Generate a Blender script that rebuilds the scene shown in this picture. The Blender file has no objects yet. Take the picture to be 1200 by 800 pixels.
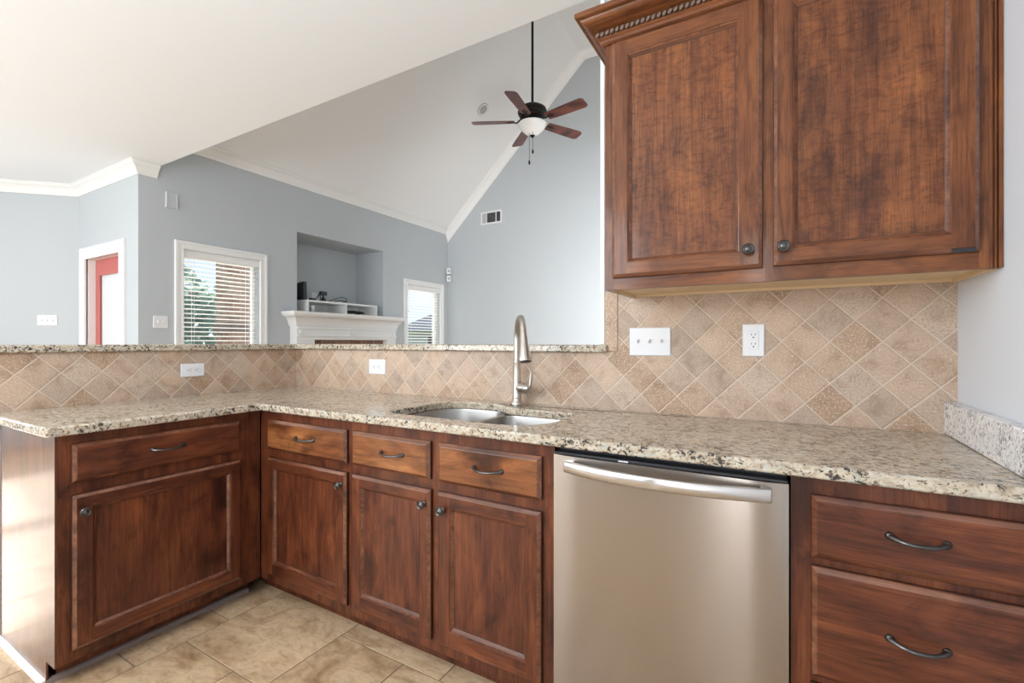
import bpy, bmesh, math, random
from mathutils import Vector, Matrix
random.seed(7)
S = bpy.context.scene
C = S.collection
PI = math.pi

# ------------------------------------------------------------------ camera
CAM = Vector((2.6902, -1.8909, 1.1909)); YAW = 0.52622
cd = bpy.data.cameras.new('camera'); cam = bpy.data.objects.new('camera', cd); C.objects.link(cam)
cam.location = CAM; cam.rotation_euler = (PI / 2, 0, YAW)
cd.sensor_width = 36; cd.lens = 548.76 / 1200 * 36; cd.shift_y = 0.001; cd.clip_start = 0.02; cd.clip_end = 400
S.camera = cam

# ------------------------------------------------------------------ colour management, exposure
S.view_settings.view_transform = 'Standard'; S.view_settings.look = 'None'
S.view_settings.gamma = 1; S.view_settings.use_curve_mapping = False
S.view_settings.exposure = 0.0
S.cycles.max_bounces = 8; S.cycles.diffuse_bounces = 5; S.cycles.glossy_bounces = 4
S.cycles.transparent_max_bounces = 12; S.cycles.sample_clamp_indirect = 6

# ------------------------------------------------------------------ sky and sun
W = bpy.data.worlds.new('sky'); S.world = W; W.use_nodes = True
wn = W.node_tree; wn.nodes.clear()
wo = wn.nodes.new('ShaderNodeOutputWorld'); wb = wn.nodes.new('ShaderNodeBackground')
wt = wn.nodes.new('ShaderNodeTexCoord'); wsx = wn.nodes.new('ShaderNodeSeparateXYZ')
wr = wn.nodes.new('ShaderNodeValToRGB')
wr.color_ramp.elements[0].position = 0.0; wr.color_ramp.elements[0].color = (.72, .82, .94, 1)
wr.color_ramp.elements[1].position = 0.5; wr.color_ramp.elements[1].color = (.38, .56, .85, 1)
wnz = wn.nodes.new('ShaderNodeTexNoise'); wnz.inputs['Scale'].default_value = 7; wnz.inputs['Detail'].default_value = 6
wcr = wn.nodes.new('ShaderNodeValToRGB'); wcr.color_ramp.elements[0].position = .50; wcr.color_ramp.elements[1].position = .72
wmx = wn.nodes.new('ShaderNodeMix'); wmx.data_type = 'RGBA'; wmx.inputs[7].default_value = (1, 1, 1, 1)
wn.links.new(wt.outputs['Generated'], wsx.inputs[0]); wn.links.new(wsx.outputs['Z'], wr.inputs[0])
wn.links.new(wt.outputs['Generated'], wnz.inputs['Vector']); wn.links.new(wnz.outputs['Fac'], wcr.inputs[0])
wn.links.new(wcr.outputs[0], wmx.inputs[0]); wn.links.new(wr.outputs[0], wmx.inputs[6])
wn.links.new(wmx.outputs[2], wb.inputs[0]); wn.links.new(wb.outputs[0], wo.inputs[0])
wb.inputs[1].default_value = 1.35

def sun(energy, direction, angle=2):
    l = bpy.data.lights.new('sun', 'SUN'); l.energy = energy; l.angle = math.radians(angle); l.color = (1, .95, .86)
    o = bpy.data.objects.new('sun', l); C.objects.link(o); o.location = (0, 0, 20)
    o.rotation_euler = Vector(direction).to_track_quat('-Z', 'Y').to_euler(); return o
sun(11.0, (.75, .04, -.36))

def area(name, loc, direction, sx, sy, energy, color=(1, 1, 1), spread=PI):
    l = bpy.data.lights.new(name, 'AREA'); l.shape = 'RECTANGLE'; l.size = sx; l.size_y = sy
    l.energy = energy; l.color = color; l.spread = spread
    o = bpy.data.objects.new(name, l); C.objects.link(o); o.location = loc
    o.rotation_euler = Vector(direction).to_track_quat('-Z', 'Z' if abs(direction[2]) < .9 else 'Y').to_euler(); return o
# daylight coming in at the breakfast-bay window, the kitchen window and patio door behind the camera
area('bay_window_daylight', (-4.52, -2.50, 1.55), (1, 0, 0), 2.1, 1.6, 48, (.90, .955, 1))
area('kitchen_window_daylight', (-1.2, -4.27, 1.6), (0, 1, 0), 2.6, 1.5, 112, (.91, .96, 1))
area('patio_door_daylight', (2.45, -4.27, 1.25), (0, 1, 0), .18, 2.0, 20, (.96, .98, 1))
area('living_fill', (2.7, .75, 1.35), (-.30, 1, -.02), 1.6, 1.5, 120, (.97, .985, 1), math.radians(110))  # fill light added inside the living room to brighten the far wall
# soft fill light added in the kitchen, no fixture stands there
def point(name, loc, energy, r, color=(1, 1, 1)):
    l = bpy.data.lights.new(name, 'POINT'); l.energy = energy; l.shadow_soft_size = r; l.color = color
    o = bpy.data.objects.new(name, l); C.objects.link(o); o.location = loc; return o
point('kitchen_fill', (1.35, -2.35, 1.85), 68, .40, (.90, .95, 1))

# ------------------------------------------------------------------ mesh builder
class MB:
    def __init__(s): s.v = []; s.f = []; s.m = []
    def add(s, vs, fs, mat=0):
        o = len(s.v); s.v += [tuple(p) for p in vs]; s.f += [tuple(i + o for i in f) for f in fs]
        s.m += [mat] * len(fs) if isinstance(mat, int) else list(mat); return s
    def box(s, x0, x1, y0, y1, z0, z1, mat=0):
        vs = [(x, y, z) for z in (z0, z1) for y in (y0, y1) for x in (x0, x1)]
        return s.add(vs, [(0, 2, 3, 1), (4, 5, 7, 6), (0, 1, 5, 4), (1, 3, 7, 5), (3, 2, 6, 7), (2, 0, 4, 6)], mat)
    def obox(s, c, ax, ay, az, hx, hy, hz, mat=0):
        c = Vector(c); ax, ay, az = Vector(ax), Vector(ay), Vector(az)
        vs = [c + ax * hx * i + ay * hy * j + az * hz * k for k in (-1, 1) for j in (-1, 1) for i in (-1, 1)]
        return s.add(vs, [(0, 2, 3, 1), (4, 5, 7, 6), (0, 1, 5, 4), (1, 3, 7, 5), (3, 2, 6, 7), (2, 0, 4, 6)], mat)
    def loft(s, rings, mat=0, close=True, cap0=True, cap1=True):
        n = len(rings[0]); vs = [p for r in rings for p in r]; fs = []
        for k in range(len(rings) - 1):
            for i in range(n if close else n - 1):
                j = (i + 1) % n; fs.append((k * n + i, k * n + j, (k + 1) * n + j, (k + 1) * n + i))
        if cap0: fs.append(tuple(reversed(range(n))))
        if cap1: fs.append(tuple(range((len(rings) - 1) * n, len(rings) * n)))
        return s.add(vs, fs, mat)
    def lathe(s, c, axis, prof, n=24, mat=0, cap0=True, cap1=True):
        c = Vector(c); az = Vector(axis).normalized(); ax = az.orthogonal().normalized(); ay = az.cross(ax)
        rings = [[c + az * h + (ax * math.cos(2 * PI * i / n) + ay * math.sin(2 * PI * i / n)) * max(r, 1e-5) for i in range(n)] for r, h in prof]
        return s.loft(rings, mat, True, cap0, cap1)
    def tube(s, pts, rad, n=10, mat=0, flat=None):
        pts = [Vector(p) for p in pts]; rings = []; up = None
        for i, p in enumerate(pts):
            t = (pts[min(i + 1, len(pts) - 1)] - pts[max(i - 1, 0)]).normalized()
            if up is None: up = (Vector(flat) if flat else t.orthogonal())
            up = (up - t * up.dot(t)).normalized(); w = t.cross(up)
            r = rad[i] if isinstance(rad, (list, tuple)) else rad
            ru, rw = r if isinstance(r, tuple) else (r, r)
            rings.append([p + up * ru * math.cos(2 * PI * k / n) + w * rw * math.sin(2 * PI * k / n) for k in range(n)])
        return s.loft(rings, mat)
    def sphere(s, c, r, n=10, mat=0, sc=(1, 1, 1)):
        c = Vector(c); rings = []
        for k in range(n + 1):
            a = -PI / 2 + PI * k / n; rr = max(math.cos(a) * r, 1e-5)
            rings.append([c + Vector((rr * math.cos(2 * PI * i / (2 * n)) * sc[0], rr * math.sin(2 * PI * i / (2 * n)) * sc[1], r * math.sin(a) * sc[2])) for i in range(2 * n)])
        return s.loft(rings, mat)
    def build(s, name, mats, parent=None, bevel=0, smooth=True, label=None, angle=35, seg=2):
        me = bpy.data.meshes.new(name); off = Vector((0, 0, 0)); p = parent
        while p is not None: off += p.location; p = p.parent
        me.from_pydata([tuple(Vector(v) - off) for v in s.v], [], s.f)
        for m in (mats if isinstance(mats, (list, tuple)) else [mats]): me.materials.append(m)
        me.polygons.foreach_set('material_index', s.m)
        bm = bmesh.new(); bm.from_mesh(me); bmesh.ops.recalc_face_normals(bm, faces=bm.faces)
        bm.to_mesh(me); bm.free()
        if smooth:
            me.polygons.foreach_set('use_smooth', [True] * len(me.polygons)); me.set_sharp_from_angle(angle=math.radians(angle))
        o = bpy.data.objects.new(name, me); C.objects.link(o); o.parent = parent
        if bevel:
            b = o.modifiers.new('bevel', 'BEVEL'); b.width = bevel; b.segments = seg; b.limit_method = 'ANGLE'; b.angle_limit = math.radians(40); b.harden_normals = False
        if label: o['label'] = label
        return o

def thing(name, label, cat, loc=(0, 0, 0), group=None):
    o = bpy.data.objects.new(name, None); C.objects.link(o); o.location = loc; o.empty_display_size = .1
    o['label'] = label; o['category'] = cat
    if group: o['group'] = group
    return o
def tag(o, label, cat, group=None):
    o['label'] = label; o['category'] = cat
    if group: o['group'] = group
    return o
def struct(o): o['kind'] = 'structure'; return o
def dup_tree(root, delta, label):
    r = root.copy(); C.objects.link(r); r.location = root.location + Vector(delta); r['label'] = label
    for ch in list(root.children):
        c = ch.copy(); C.objects.link(c); c.parent = r
        for g in ch.children:
            d = g.copy(); C.objects.link(d); d.parent = c
    return r

# ------------------------------------------------------------------ materials
class NT:
    def __init__(s, name):
        s.m = bpy.data.materials.new(name); s.m.use_nodes = True; s.t = s.m.node_tree
        s.b = s.t.nodes['Principled BSDF']; s.out = s.t.nodes['Material Output']
    def n(s, t, **k):
        nd = s.t.nodes.new(t)
        for a, v in k.items(): setattr(nd, a, v)
        return nd
    def l(s, a, b): s.t.links.new(a, b)
    def math(s, op, a, b=None):
        nd = s.n('ShaderNodeMath', operation=op)
        for i, x in enumerate((a, b)):
            if x is None: continue
            if isinstance(x, (int, float)): nd.inputs[i].default_value = x
            else: s.l(x, nd.inputs[i])
        return nd.outputs[0]
    def ramp(s, fac, stops):
        nd = s.n('ShaderNodeValToRGB'); e = nd.color_ramp.elements
        while len(e) < len(stops): e.new(.5)
        for i, (p, c) in enumerate(stops): e[i].position = p; e[i].color = (c[0], c[1], c[2], 1)
        s.l(fac, nd.inputs[0]); return nd.outputs[0]
    def noise(s, vec, scale, detail=4, rough=.5, dist=0):
        nd = s.n('ShaderNodeTexNoise'); nd.inputs['Scale'].default_value = scale; nd.inputs['Detail'].default_value = detail
        nd.inputs['Roughness'].default_value = rough; nd.inputs['Distortion'].default_value = dist
        if vec is not None: s.l(vec, nd.inputs['Vector'])
        return nd.outputs['Fac']
    def mix(s, fac, a, b, mode='MIX'):
        nd = s.n('ShaderNodeMix', data_type='RGBA', blend_type=mode)
        for sock, x in ((0, fac), (6, a), (7, b)):
            if isinstance(x, (int, float)): nd.inputs[sock].default_value = x
            elif isinstance(x, tuple): nd.inputs[sock].default_value = (*x[:3], 1)
            else: s.l(x, nd.inputs[sock])
        return nd.outputs[2]
    def pos(s, scale=(1, 1, 1), rnd=False, rot=(0, 0, 0)):
        g = s.n('ShaderNodeNewGeometry'); mp = s.n('ShaderNodeMapping'); mp.inputs['Scale'].default_value = scale; mp.inputs['Rotation'].default_value = rot
        s.l(g.outputs['Position'], mp.inputs['Vector'])
        if rnd:
            oi = s.n('ShaderNodeObjectInfo'); v = s.math('MULTIPLY', oi.outputs['Random'], 37.0)
            cx = s.n('ShaderNodeCombineXYZ')
            for i in range(3): s.l(v, cx.inputs[i])
            s.l(cx.outputs[0], mp.inputs['Location'])
        return mp.outputs[0]
    def bump(s, h, strength=.2, dist=.002):
        nd = s.n('ShaderNodeBump'); nd.inputs['Strength'].default_value = strength; nd.inputs['Distance'].default_value = dist
        s.l(h, nd.inputs['Height']); s.l(nd.outputs[0], s.b.inputs['Normal'])

def plain(name, col, rough=.5, metal=0, spec=.5, coat=0, bump=None, emit=None):
    t = NT(name); b = t.b
    b.inputs['Base Color'].default_value = (*col, 1); b.inputs['Roughness'].default_value = rough; b.inputs['Metallic'].default_value = metal
    b.inputs['Specular IOR Level'].default_value = spec; b.inputs['Coat Weight'].default_value = coat; b.inputs['Coat Roughness'].default_value = .1
    if bump:
        h = t.noise(t.pos(), bump[0], 3); t.bump(h, bump[1], .001)
    return t.m

def wood(name, axis, dark=(.060, .017, .009), mid=(.120, .034, .014), light=(.205, .064, .023), mottle=0.0, gloss=.22, blotch=.9):
    """stained knotty alder: long grain along one axis, glaze blotches, fine pores; mottle adds cross-grain figure"""
    t = NT(name)
    def sc(a, l): v = [a] * 3; v[axis] = l; return tuple(v)
    fig = t.noise(t.pos(sc(6.5, 1.3), True), 1.0, 5, .6, 2.2)
    ring = t.math('FRACT', t.math('MULTIPLY', t.noise(t.pos(sc(4.2, .75), True), 1.0, 3, .5, .9), 9.0))
    grain = t.noise(t.pos(sc(46, 2.2), True), 1.0, 5, .65, .5)
    pore = t.noise(t.pos(sc(260, 9), True), 1.0, 2, .6)
    blot = t.noise(t.pos(sc(7.0, 4.2), True), 1.0, 5, .62, 1.4)
    c = t.ramp(fig, [(.25, dark), (.48, mid), (.76, light)])
    c = t.mix(.40, c, t.ramp(ring, [(0, (.62, .55, .52)), (.25, (.95, .93, .92)), (.9, (1.15, 1.12, 1.1)), (1, (.62, .55, .52))]), 'MULTIPLY')
    c = t.mix(.75, c, t.ramp(grain, [(.32, (.55, .48, .46)), (.52, (1, 1, 1)), (.7, (1.22, 1.2, 1.18))]), 'MULTIPLY')
    c = t.mix(.55, c, t.ramp(pore, [(.36, (.52, .47, .46)), (.50, (1.05, 1.05, 1.05))]), 'MULTIPLY')
    c = t.mix(blotch, c, t.ramp(blot, [(.30, (.31, .26, .28)), (.47, (.90, .88, .88)), (.70, (1.14, 1.12, 1.10))]), 'MULTIPLY')
    vo = t.n('ShaderNodeTexVoronoi'); vo.inputs['Scale'].default_value = 1.0
    nz = t.n('ShaderNodeTexNoise'); nz.inputs['Scale'].default_value = 9; vm = t.n('ShaderNodeVectorMath', operation='MULTIPLY_ADD')
    pv = t.pos(sc(5.2, 2.6), True); t.l(nz.outputs['Color'], vm.inputs[0]); vm.inputs[1].default_value = (.22, .22, .22); t.l(pv, vm.inputs[2]); t.l(pv, nz.inputs['Vector']); t.l(vm.outputs[0], vo.inputs['Vector'])
    sep = t.n('ShaderNodeSeparateColor'); t.l(vo.outputs['Color'], sep.inputs[0])
    kn = t.math('ADD', vo.outputs['Distance'], t.math('MULTIPLY', t.math('GREATER_THAN', sep.outputs[0], .45), 1.0))
    c = t.mix(.9, c, t.ramp(kn, [(.10, (.25, .19, .18)), (.22, (.55, .47, .44)), (.33, (1.10, 1.07, 1.0)), (.45, (1, 1, 1))]), 'MULTIPLY')
    if mottle:
        mt = t.noise(t.pos(sc(26, 52), True), 1.0, 5, .7, .9)
        c = t.mix(mottle, c, t.ramp(mt, [(.36, (.58, .50, .46)), (.5, (1, 1, 1)), (.66, (1.28, 1.26, 1.2))]), 'MULTIPLY')
    t.l(c, t.b.inputs['Base Color'])
    t.b.inputs['Roughness'].default_value = .40; t.b.inputs['Specular IOR Level'].default_value = .28; t.b.inputs['Coat Weight'].default_value = gloss; t.b.inputs['Coat Roughness'].default_value = .12
    t.bump(pore, .10, .0008)
    return t.m

def granite(name, stretch=(0.8, 1, 1), pale=False):
    t = NT(name); p = t.pos(stretch)
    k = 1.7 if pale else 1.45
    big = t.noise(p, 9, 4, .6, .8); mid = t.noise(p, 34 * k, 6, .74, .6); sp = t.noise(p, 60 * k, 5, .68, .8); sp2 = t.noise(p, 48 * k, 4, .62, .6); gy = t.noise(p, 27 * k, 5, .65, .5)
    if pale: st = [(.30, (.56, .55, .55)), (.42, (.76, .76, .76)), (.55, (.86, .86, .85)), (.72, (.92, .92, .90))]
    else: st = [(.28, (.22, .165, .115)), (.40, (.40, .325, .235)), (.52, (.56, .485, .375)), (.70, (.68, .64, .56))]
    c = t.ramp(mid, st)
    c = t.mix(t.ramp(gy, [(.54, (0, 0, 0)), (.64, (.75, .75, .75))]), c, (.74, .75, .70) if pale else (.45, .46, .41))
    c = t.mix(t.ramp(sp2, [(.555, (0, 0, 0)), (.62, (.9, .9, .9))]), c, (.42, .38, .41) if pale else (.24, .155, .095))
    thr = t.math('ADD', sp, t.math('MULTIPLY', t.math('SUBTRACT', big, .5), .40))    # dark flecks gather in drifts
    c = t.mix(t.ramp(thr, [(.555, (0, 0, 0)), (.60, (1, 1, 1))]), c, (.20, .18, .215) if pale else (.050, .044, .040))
    t.l(c, t.b.inputs['Base Color']); t.b.inputs['Roughness'].default_value = .15
    return t.m

def wall_tile(name, axis, u0, v0, p=.1404):
    t = NT(name); g = t.n('ShaderNodeNewGeometry'); sx = t.n('ShaderNodeSeparateXYZ'); t.l(g.outputs['Position'], sx.inputs[0])
    u = t.math('SUBTRACT', sx.outputs[axis], u0); v = t.math('SUBTRACT', sx.outputs[2], v0)
    a = t.math('DIVIDE', t.math('ADD', u, v), p); b = t.math('DIVIDE', t.math('SUBTRACT', u, v), p)
    cx = t.n('ShaderNodeCombineXYZ'); t.l(t.math('FLOOR', a), cx.inputs[0]); t.l(t.math('FLOOR', b), cx.inputs[1])
    wn_ = t.n('ShaderNodeTexWhiteNoise', noise_dimensions='2D'); t.l(cx.outputs[0], wn_.inputs['Vector'])
    def edge(x):
        f = t.math('FRACT', x); return t.math('MINIMUM', f, t.math('SUBTRACT', 1.0, f))
    wob = t.math('MULTIPLY', t.math('SUBTRACT', t.noise(t.pos(), 60, 3), .5), .022)
    e = t.math('ADD', t.math('MINIMUM', edge(a), edge(b)), wob)
    pit = t.noise(t.pos(), 170, 4, .7); cloud = t.noise(t.pos(), 13, 5, .65, .5)
    base = t.ramp(wn_.outputs['Value'], [(0, (.37, .235, .145)), (.25, (.46, .325, .225)), (.5, (.53, .39, .285)), (.75, (.42, .315, .24)), (1, (.55, .43, .33))])
    c = t.mix(.85, base, t.ramp(cloud, [(.3, (.68, .61, .54)), (.48, (1, 1, 1)), (.7, (1.16, 1.17, 1.2))]), 'MULTIPLY')
    rough_ = t.math('ADD', pit, t.math('MULTIPLY', t.math('SUBTRACT', wn_.outputs['Value'], .5), -.10))
    c = t.mix(t.ramp(rough_, [(.56, (0, 0, 0)), (.68, (.65, .65, .65))]), c, (.80, .71, .61))
    c = t.mix(t.ramp(rough_, [(.34, (.6, .6, .6)), (.45, (0, 0, 0))]), c, (.27, .17, .11))
    gm = t.ramp(e, [(.010, (1, 1, 1)), (.026, (0, 0, 0))])
    c = t.mix(gm, c, (.62, .515, .415))
    t.l(c, t.b.inputs['Base Color']); t.b.inputs['Roughness'].default_value = .55
    h = t.math('ADD', t.math('MULTIPLY', t.ramp(e, [(.012, (0, 0, 0)), (.05, (1, 1, 1))]), 1.0), t.math('MULTIPLY', pit, .35))
    t.bump(h, .5, .003)
    return t.m

def floor_tile_mat():
    t = NT('floor_tile_stone'); at = t.n('ShaderNodeAttribute', attribute_name='tile_id')
    g = t.n('ShaderNodeNewGeometry'); ofs = t.n('ShaderNodeCombineXYZ')
    k = t.math('MULTIPLY', at.outputs['Fac'], 61.0)
    for i in range(3): t.l(k, ofs.inputs[i])
    va = t.n('ShaderNodeVectorMath', operation='ADD'); t.l(g.outputs['Position'], va.inputs[0]); t.l(ofs.outputs[0], va.inputs[1])
    mp = t.n('ShaderNodeMapping'); mp.inputs['Scale'].default_value = (1, 1.9, 1); mp.inputs['Rotation'].default_value = (0, 0, .55); t.l(va.outputs[0], mp.inputs[0])
    n1 = t.noise(mp.outputs[0], 3.2, 6, .62, 1.3); n2 = t.noise(mp.outputs[0], 17, 5, .65, 1.0)
    c = t.ramp(n1, [(.28, (.25, .165, .095)), (.42, (.42, .31, .20)), (.56, (.56, .455, .32)), (.74, (.46, .325, .19))])
    c = t.mix(.6, c, t.ramp(n2, [(.34, (.64, .58, .52)), (.50, (1, 1, 1)), (.68, (1.2, 1.18, 1.14))]), 'MULTIPLY')
    v = t.ramp(at.outputs['Fac'], [(0, (.9, .88, .86)), (1, (1.06, 1.06, 1.06))])
    c = t.mix(1.0, c, v, 'MULTIPLY'); c = t.mix(1.0, c, (1.13, 1.05, .965), 'MULTIPLY')
    t.l(c, t.b.inputs['Base Color']); t.b.inputs['Roughness'].default_value = .38; t.bump(n2, .12, .002)
    return t.m

def brick_mat(name, scale=1.0):
    t = NT(name); tc = t.n('ShaderNodeNewGeometry'); sx = t.n('ShaderNodeSeparateXYZ'); t.l(tc.outputs['Position'], sx.inputs[0])
    cx = t.n('ShaderNodeCombineXYZ'); t.l(t.math('ADD', sx.outputs[0], sx.outputs[1]), cx.inputs[0]); t.l(sx.outputs[2], cx.inputs[1])
    br = t.n('ShaderNodeTexBrick'); t.l(cx.outputs[0], br.inputs['Vector'])
    br.inputs['Color1'].default_value = (.30, .185, .125, 1); br.inputs['Color2'].default_value = (.20, .11, .075, 1); br.inputs['Mortar'].default_value = (.38, .33, .285, 1)
    br.inputs['Scale'].default_value = scale; br.inputs['Brick Width'].default_value = .21; br.inputs['Row Height'].default_value = .072; br.inputs['Mortar Size'].default_value = .006
    c = t.mix(.5, br.outputs['Color'], t.ramp(t.noise(t.pos(), 14, 3), [(.3, (.6, .55, .5)), (.6, (1.1, 1.1, 1.1))]), 'MULTIPLY')
    t.l(c, t.b.inputs['Base Color']); t.b.inputs['Roughness'].default_value = .85; t.bump(br.outputs['Fac'], -.4, .004)
    return t.m

def foliage_mat(name, a, b):
    t = NT(name); n = t.noise(t.pos(), 3.5, 5, .7)
    c = t.ramp(n, [(.35, a), (.65, b)]); t.l(c, t.b.inputs['Base Color']); t.b.inputs['Roughness'].default_value = .7
    tl = t.n('ShaderNodeBsdfTranslucent'); mx = t.n('ShaderNodeMixShader'); mx.inputs[0].default_value = .5; t.l(c, tl.inputs[0]); t.l(t.b.outputs[0], mx.inputs[1]); t.l(tl.outputs[0], mx.inputs[2]); t.l(mx.outputs[0], t.out.inputs[0])
    return t.m

def glass_mat(name='window_glass'):
    t = NT(name); t.t.nodes.remove(t.b)
    tr = t.n('ShaderNodeBsdfTransparent'); gl = t.n('ShaderNodeBsdfGlossy'); gl.inputs['Roughness'].default_value = .02
    tr.inputs[0].default_value = (.97, .98, .98, 1)
    mx = t.n('ShaderNodeMixShader'); mx.inputs[0].default_value = .06; t.l(tr.outputs[0], mx.inputs[1]); t.l(gl.outputs[0], mx.inputs[2]); t.l(mx.outputs[0], t.out.inputs[0])
    return t.m

def translucent_mat(name, col, f=.6):
    t = NT(name); d = t.n('ShaderNodeBsdfDiffuse'); tl = t.n('ShaderNodeBsdfTranslucent'); mx = t.n('ShaderNodeMixShader'); mx.inputs[0].default_value = f
    d.inputs[0].default_value = (*col, 1); tl.inputs[0].default_value = (*col, 1)
    t.l(d.outputs[0], mx.inputs[1]); t.l(tl.outputs[0], mx.inputs[2]); t.l(mx.outputs[0], t.out.inputs[0]); return t.m

def steel_mat(name, col, rough, aniso=.0, rot=0.0):
    t = NT(name); t.b.inputs['Base Color'].default_value = (*col, 1); t.b.inputs['Metallic'].default_value = 1
    t.b.inputs['Roughness'].default_value = rough; t.b.inputs['Anisotropic'].default_value = aniso
    if aniso:
        tg = t.n('ShaderNodeTangent', direction_type='RADIAL', axis='Z'); t.l(tg.outputs[0], t.b.inputs['Tangent']); t.b.inputs['Anisotropic Rotation'].default_value = rot
    return t.m

M = {}
M['wall'] = plain('wall_paint_blue_grey', (.495, .527, .55), .6, bump=(220, .04))
M['ceil'] = plain('ceiling_paint_white', (.86, .885, .915), .7, bump=(160, .05))
M['vault'] = plain('vault_paint_grey_white', (.82, .82, .82), .7, bump=(160, .05)); M['wall_lit'] = plain('wall_paint_lit', (.68, .71, .755), .6, bump=(220, .04))  # right wall: lighter copy of the wall paint, its brightness put into the colour
M['trim'] = plain('trim_paint_white', (.82, .82, .81), .32)
M['wood_z'] = wood('stained_wood_upright_grain', 2); M['wood_x'] = wood('stained_wood_cross_grain', 0); M['wood_y'] = wood('stained_wood_long_grain', 1)
UP = dict(dark=(.092, .028, .010), mid=(.178, .060, .019), light=(.27, .102, .032), blotch=.7)
M['upper_panel'] = wood('stained_wood_mottled_panel', 2, mottle=.75, **UP); M['upper_z'] = wood('stained_wood_upper_upright', 2, **UP); M['upper_x'] = wood('stained_wood_upper_cross', 0, **UP)
M['wood_gold'] = wood('stained_wood_golden_drawer', 0, (.10, .032, .012), (.24, .088, .030), (.40, .17, .062), blotch=.8)
M['edge'] = wood('worn_edge_highlight', 0, (.075, .025, .013), (.17, .062, .030), (.27, .12, .066), gloss=1.0, blotch=.6)  # paler base paints bevel highlights as well as edge wear, under a glossy coat
M['darkening'] = plain('dark_glaze_gap_shade', (.030, .011, .008), .4, coat=.3)  # dark edge glaze that also paints the shade of gaps and bead corners
M['maple'] = plain('raw_maple', (.72, .53, .31), .5, bump=(40, .05))
M['granite'] = granite('speckled_granite'); M['granite_lit'] = granite('lit_speckled_granite', (1.1, 1.1, 1.1), True)  # second stone is a lighter copy, strong light painted into the sidesplash
M['granite_even'] = granite('speckled_granite_even', (1, 1, 1))
M['tile_main'] = wall_tile('diagonal_travertine_main', 0, 2.752, 1.264)
M['tile_left'] = wall_tile('diagonal_travertine_left', 1, -1.194, .990)
M['tile_strip'] = wall_tile('travertine_edge_strip', 0, 2.09, .20, .9)
M['floor'] = floor_tile_mat(); M['grout'] = plain('floor_grout', (.19, .15, .11), .8)
M['steel'] = steel_mat('brushed_steel_door', (.42, .378, .343), .25, .75, .25)
M['steel_handle'] = steel_mat('steel_handle', (.60, .58, .56), .30, .4)
M['sink'] = steel_mat('sink_steel', (.40, .39, .375), .38)
M['nickel'] = steel_mat('brushed_nickel', (.60, .555, .51), .30)
M['pewter'] = steel_mat('dark_pewter', (.105, .10, .098), .30)
M['black'] = plain('black_plastic', (.015, .016, .02), .35)
M['darkmetal'] = plain('oil_rubbed_bronze', (.022, .018, .016), .4, metal=.6)
M['plastic'] = plain('white_plastic', (.76, .765, .78), .3)
M['slot'] = plain('dark_slot', (.03, .03, .03), .6)
M['fanwood'] = wood('fan_blade_wood', 0, (.07, .018, .012), (.15, .04, .025), (.20, .06, .035))
M['frost'] = plain('frosted_glass_bowl', (.85, .85, .84), .25)
M['red'] = plain('red_door_paint', (.52, .125, .11), .4)
M['glass'] = glass_mat(); M['blind'] = translucent_mat('blind_slat_white', (.90, .90, .89), .5)
M['lite'] = translucent_mat('enclosed_blind_white', (.74, .755, .77), .1)
M['brick'] = brick_mat('red_brown_brick'); M['firebrick'] = brick_mat('fireplace_brick')
M['leaf_a'] = foliage_mat('leaves_mid_green', (.20, .32, .18), (.42, .55, .34)); M['leaf_b'] = foliage_mat('leaves_light_green', (.34, .46, .24), (.60, .68, .44))
M['leaf_c'] = foliage_mat('leaves_dark_green', (.18, .28, .22), (.36, .48, .38))
M['bark'] = plain('bark', (.16, .11, .08), .9); M['grass'] = foliage_mat('grass', (.20, .26, .09), (.36, .40, .18))
M['shingle'] = plain('roof_shingle_blue_grey', (.13, .155, .20), .9); M['siding'] = plain('pale_siding', (.70, .71, .72), .8); M['stone'] = plain('pale_stone', (.72, .68, .62), .9)
M['shoe'] = plain('shoe_moulding_cream', (.74, .71, .66), .4)

# ------------------------------------------------------------------ the setting
FZ = .03; XL = -2.302; YD = .051; YF = 4.514; XR = 3.142; ZK = 2.807; YB = -4.3; XB = -4.55; ZBAR = 1.149

def cells_wall(name, P0, U, N, L, H, th, holes, mat, z0=FZ):
    """wall starting at P0 running L along U, H high, th thick along N (away from the room), with rectangular holes (u0,u1,z0,z1)"""
    U = Vector(U).normalized(); N = Vector(N).normalized(); P0 = Vector(P0)
    us = sorted({0, L} | {h[i] for h in holes for i in (0, 1)}); zs = sorted({z0, H} | {h[i] for h in holes for i in (2, 3)})
    bm = bmesh.new(); vv = {}
    def V_(u, z):
        k = (round(u, 4), round(z, 4))
        if k not in vv: vv[k] = bm.verts.new(P0 + U * u + Vector((0, 0, z)))
        return vv[k]
    for i in range(len(us) - 1):
        for j in range(len(zs) - 1):
            uc, zc = (us[i] + us[i + 1]) / 2, (zs[j] + zs[j + 1]) / 2
            if any(h[0] < uc < h[1] and h[2] < zc < h[3] for h in holes): continue
            bm.faces.new((V_(us[i], zs[j]), V_(us[i + 1], zs[j]), V_(us[i + 1], zs[j + 1]), V_(us[i], zs[j + 1])))
    r = bmesh.ops.extrude_face_region(bm, geom=bm.faces[:])
    bmesh.ops.translate(bm, verts=[e for e in r['geom'] if isinstance(e, bmesh.types.BMVert)], vec=N * th)
    bmesh.ops.recalc_face_normals(bm, faces=bm.faces)
    me = bpy.data.meshes.new(name); bm.to_mesh(me); bm.free(); me.materials.append(mat)
    o = bpy.data.objects.new(name, me); C.objects.link(o); return struct(o)

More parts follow.
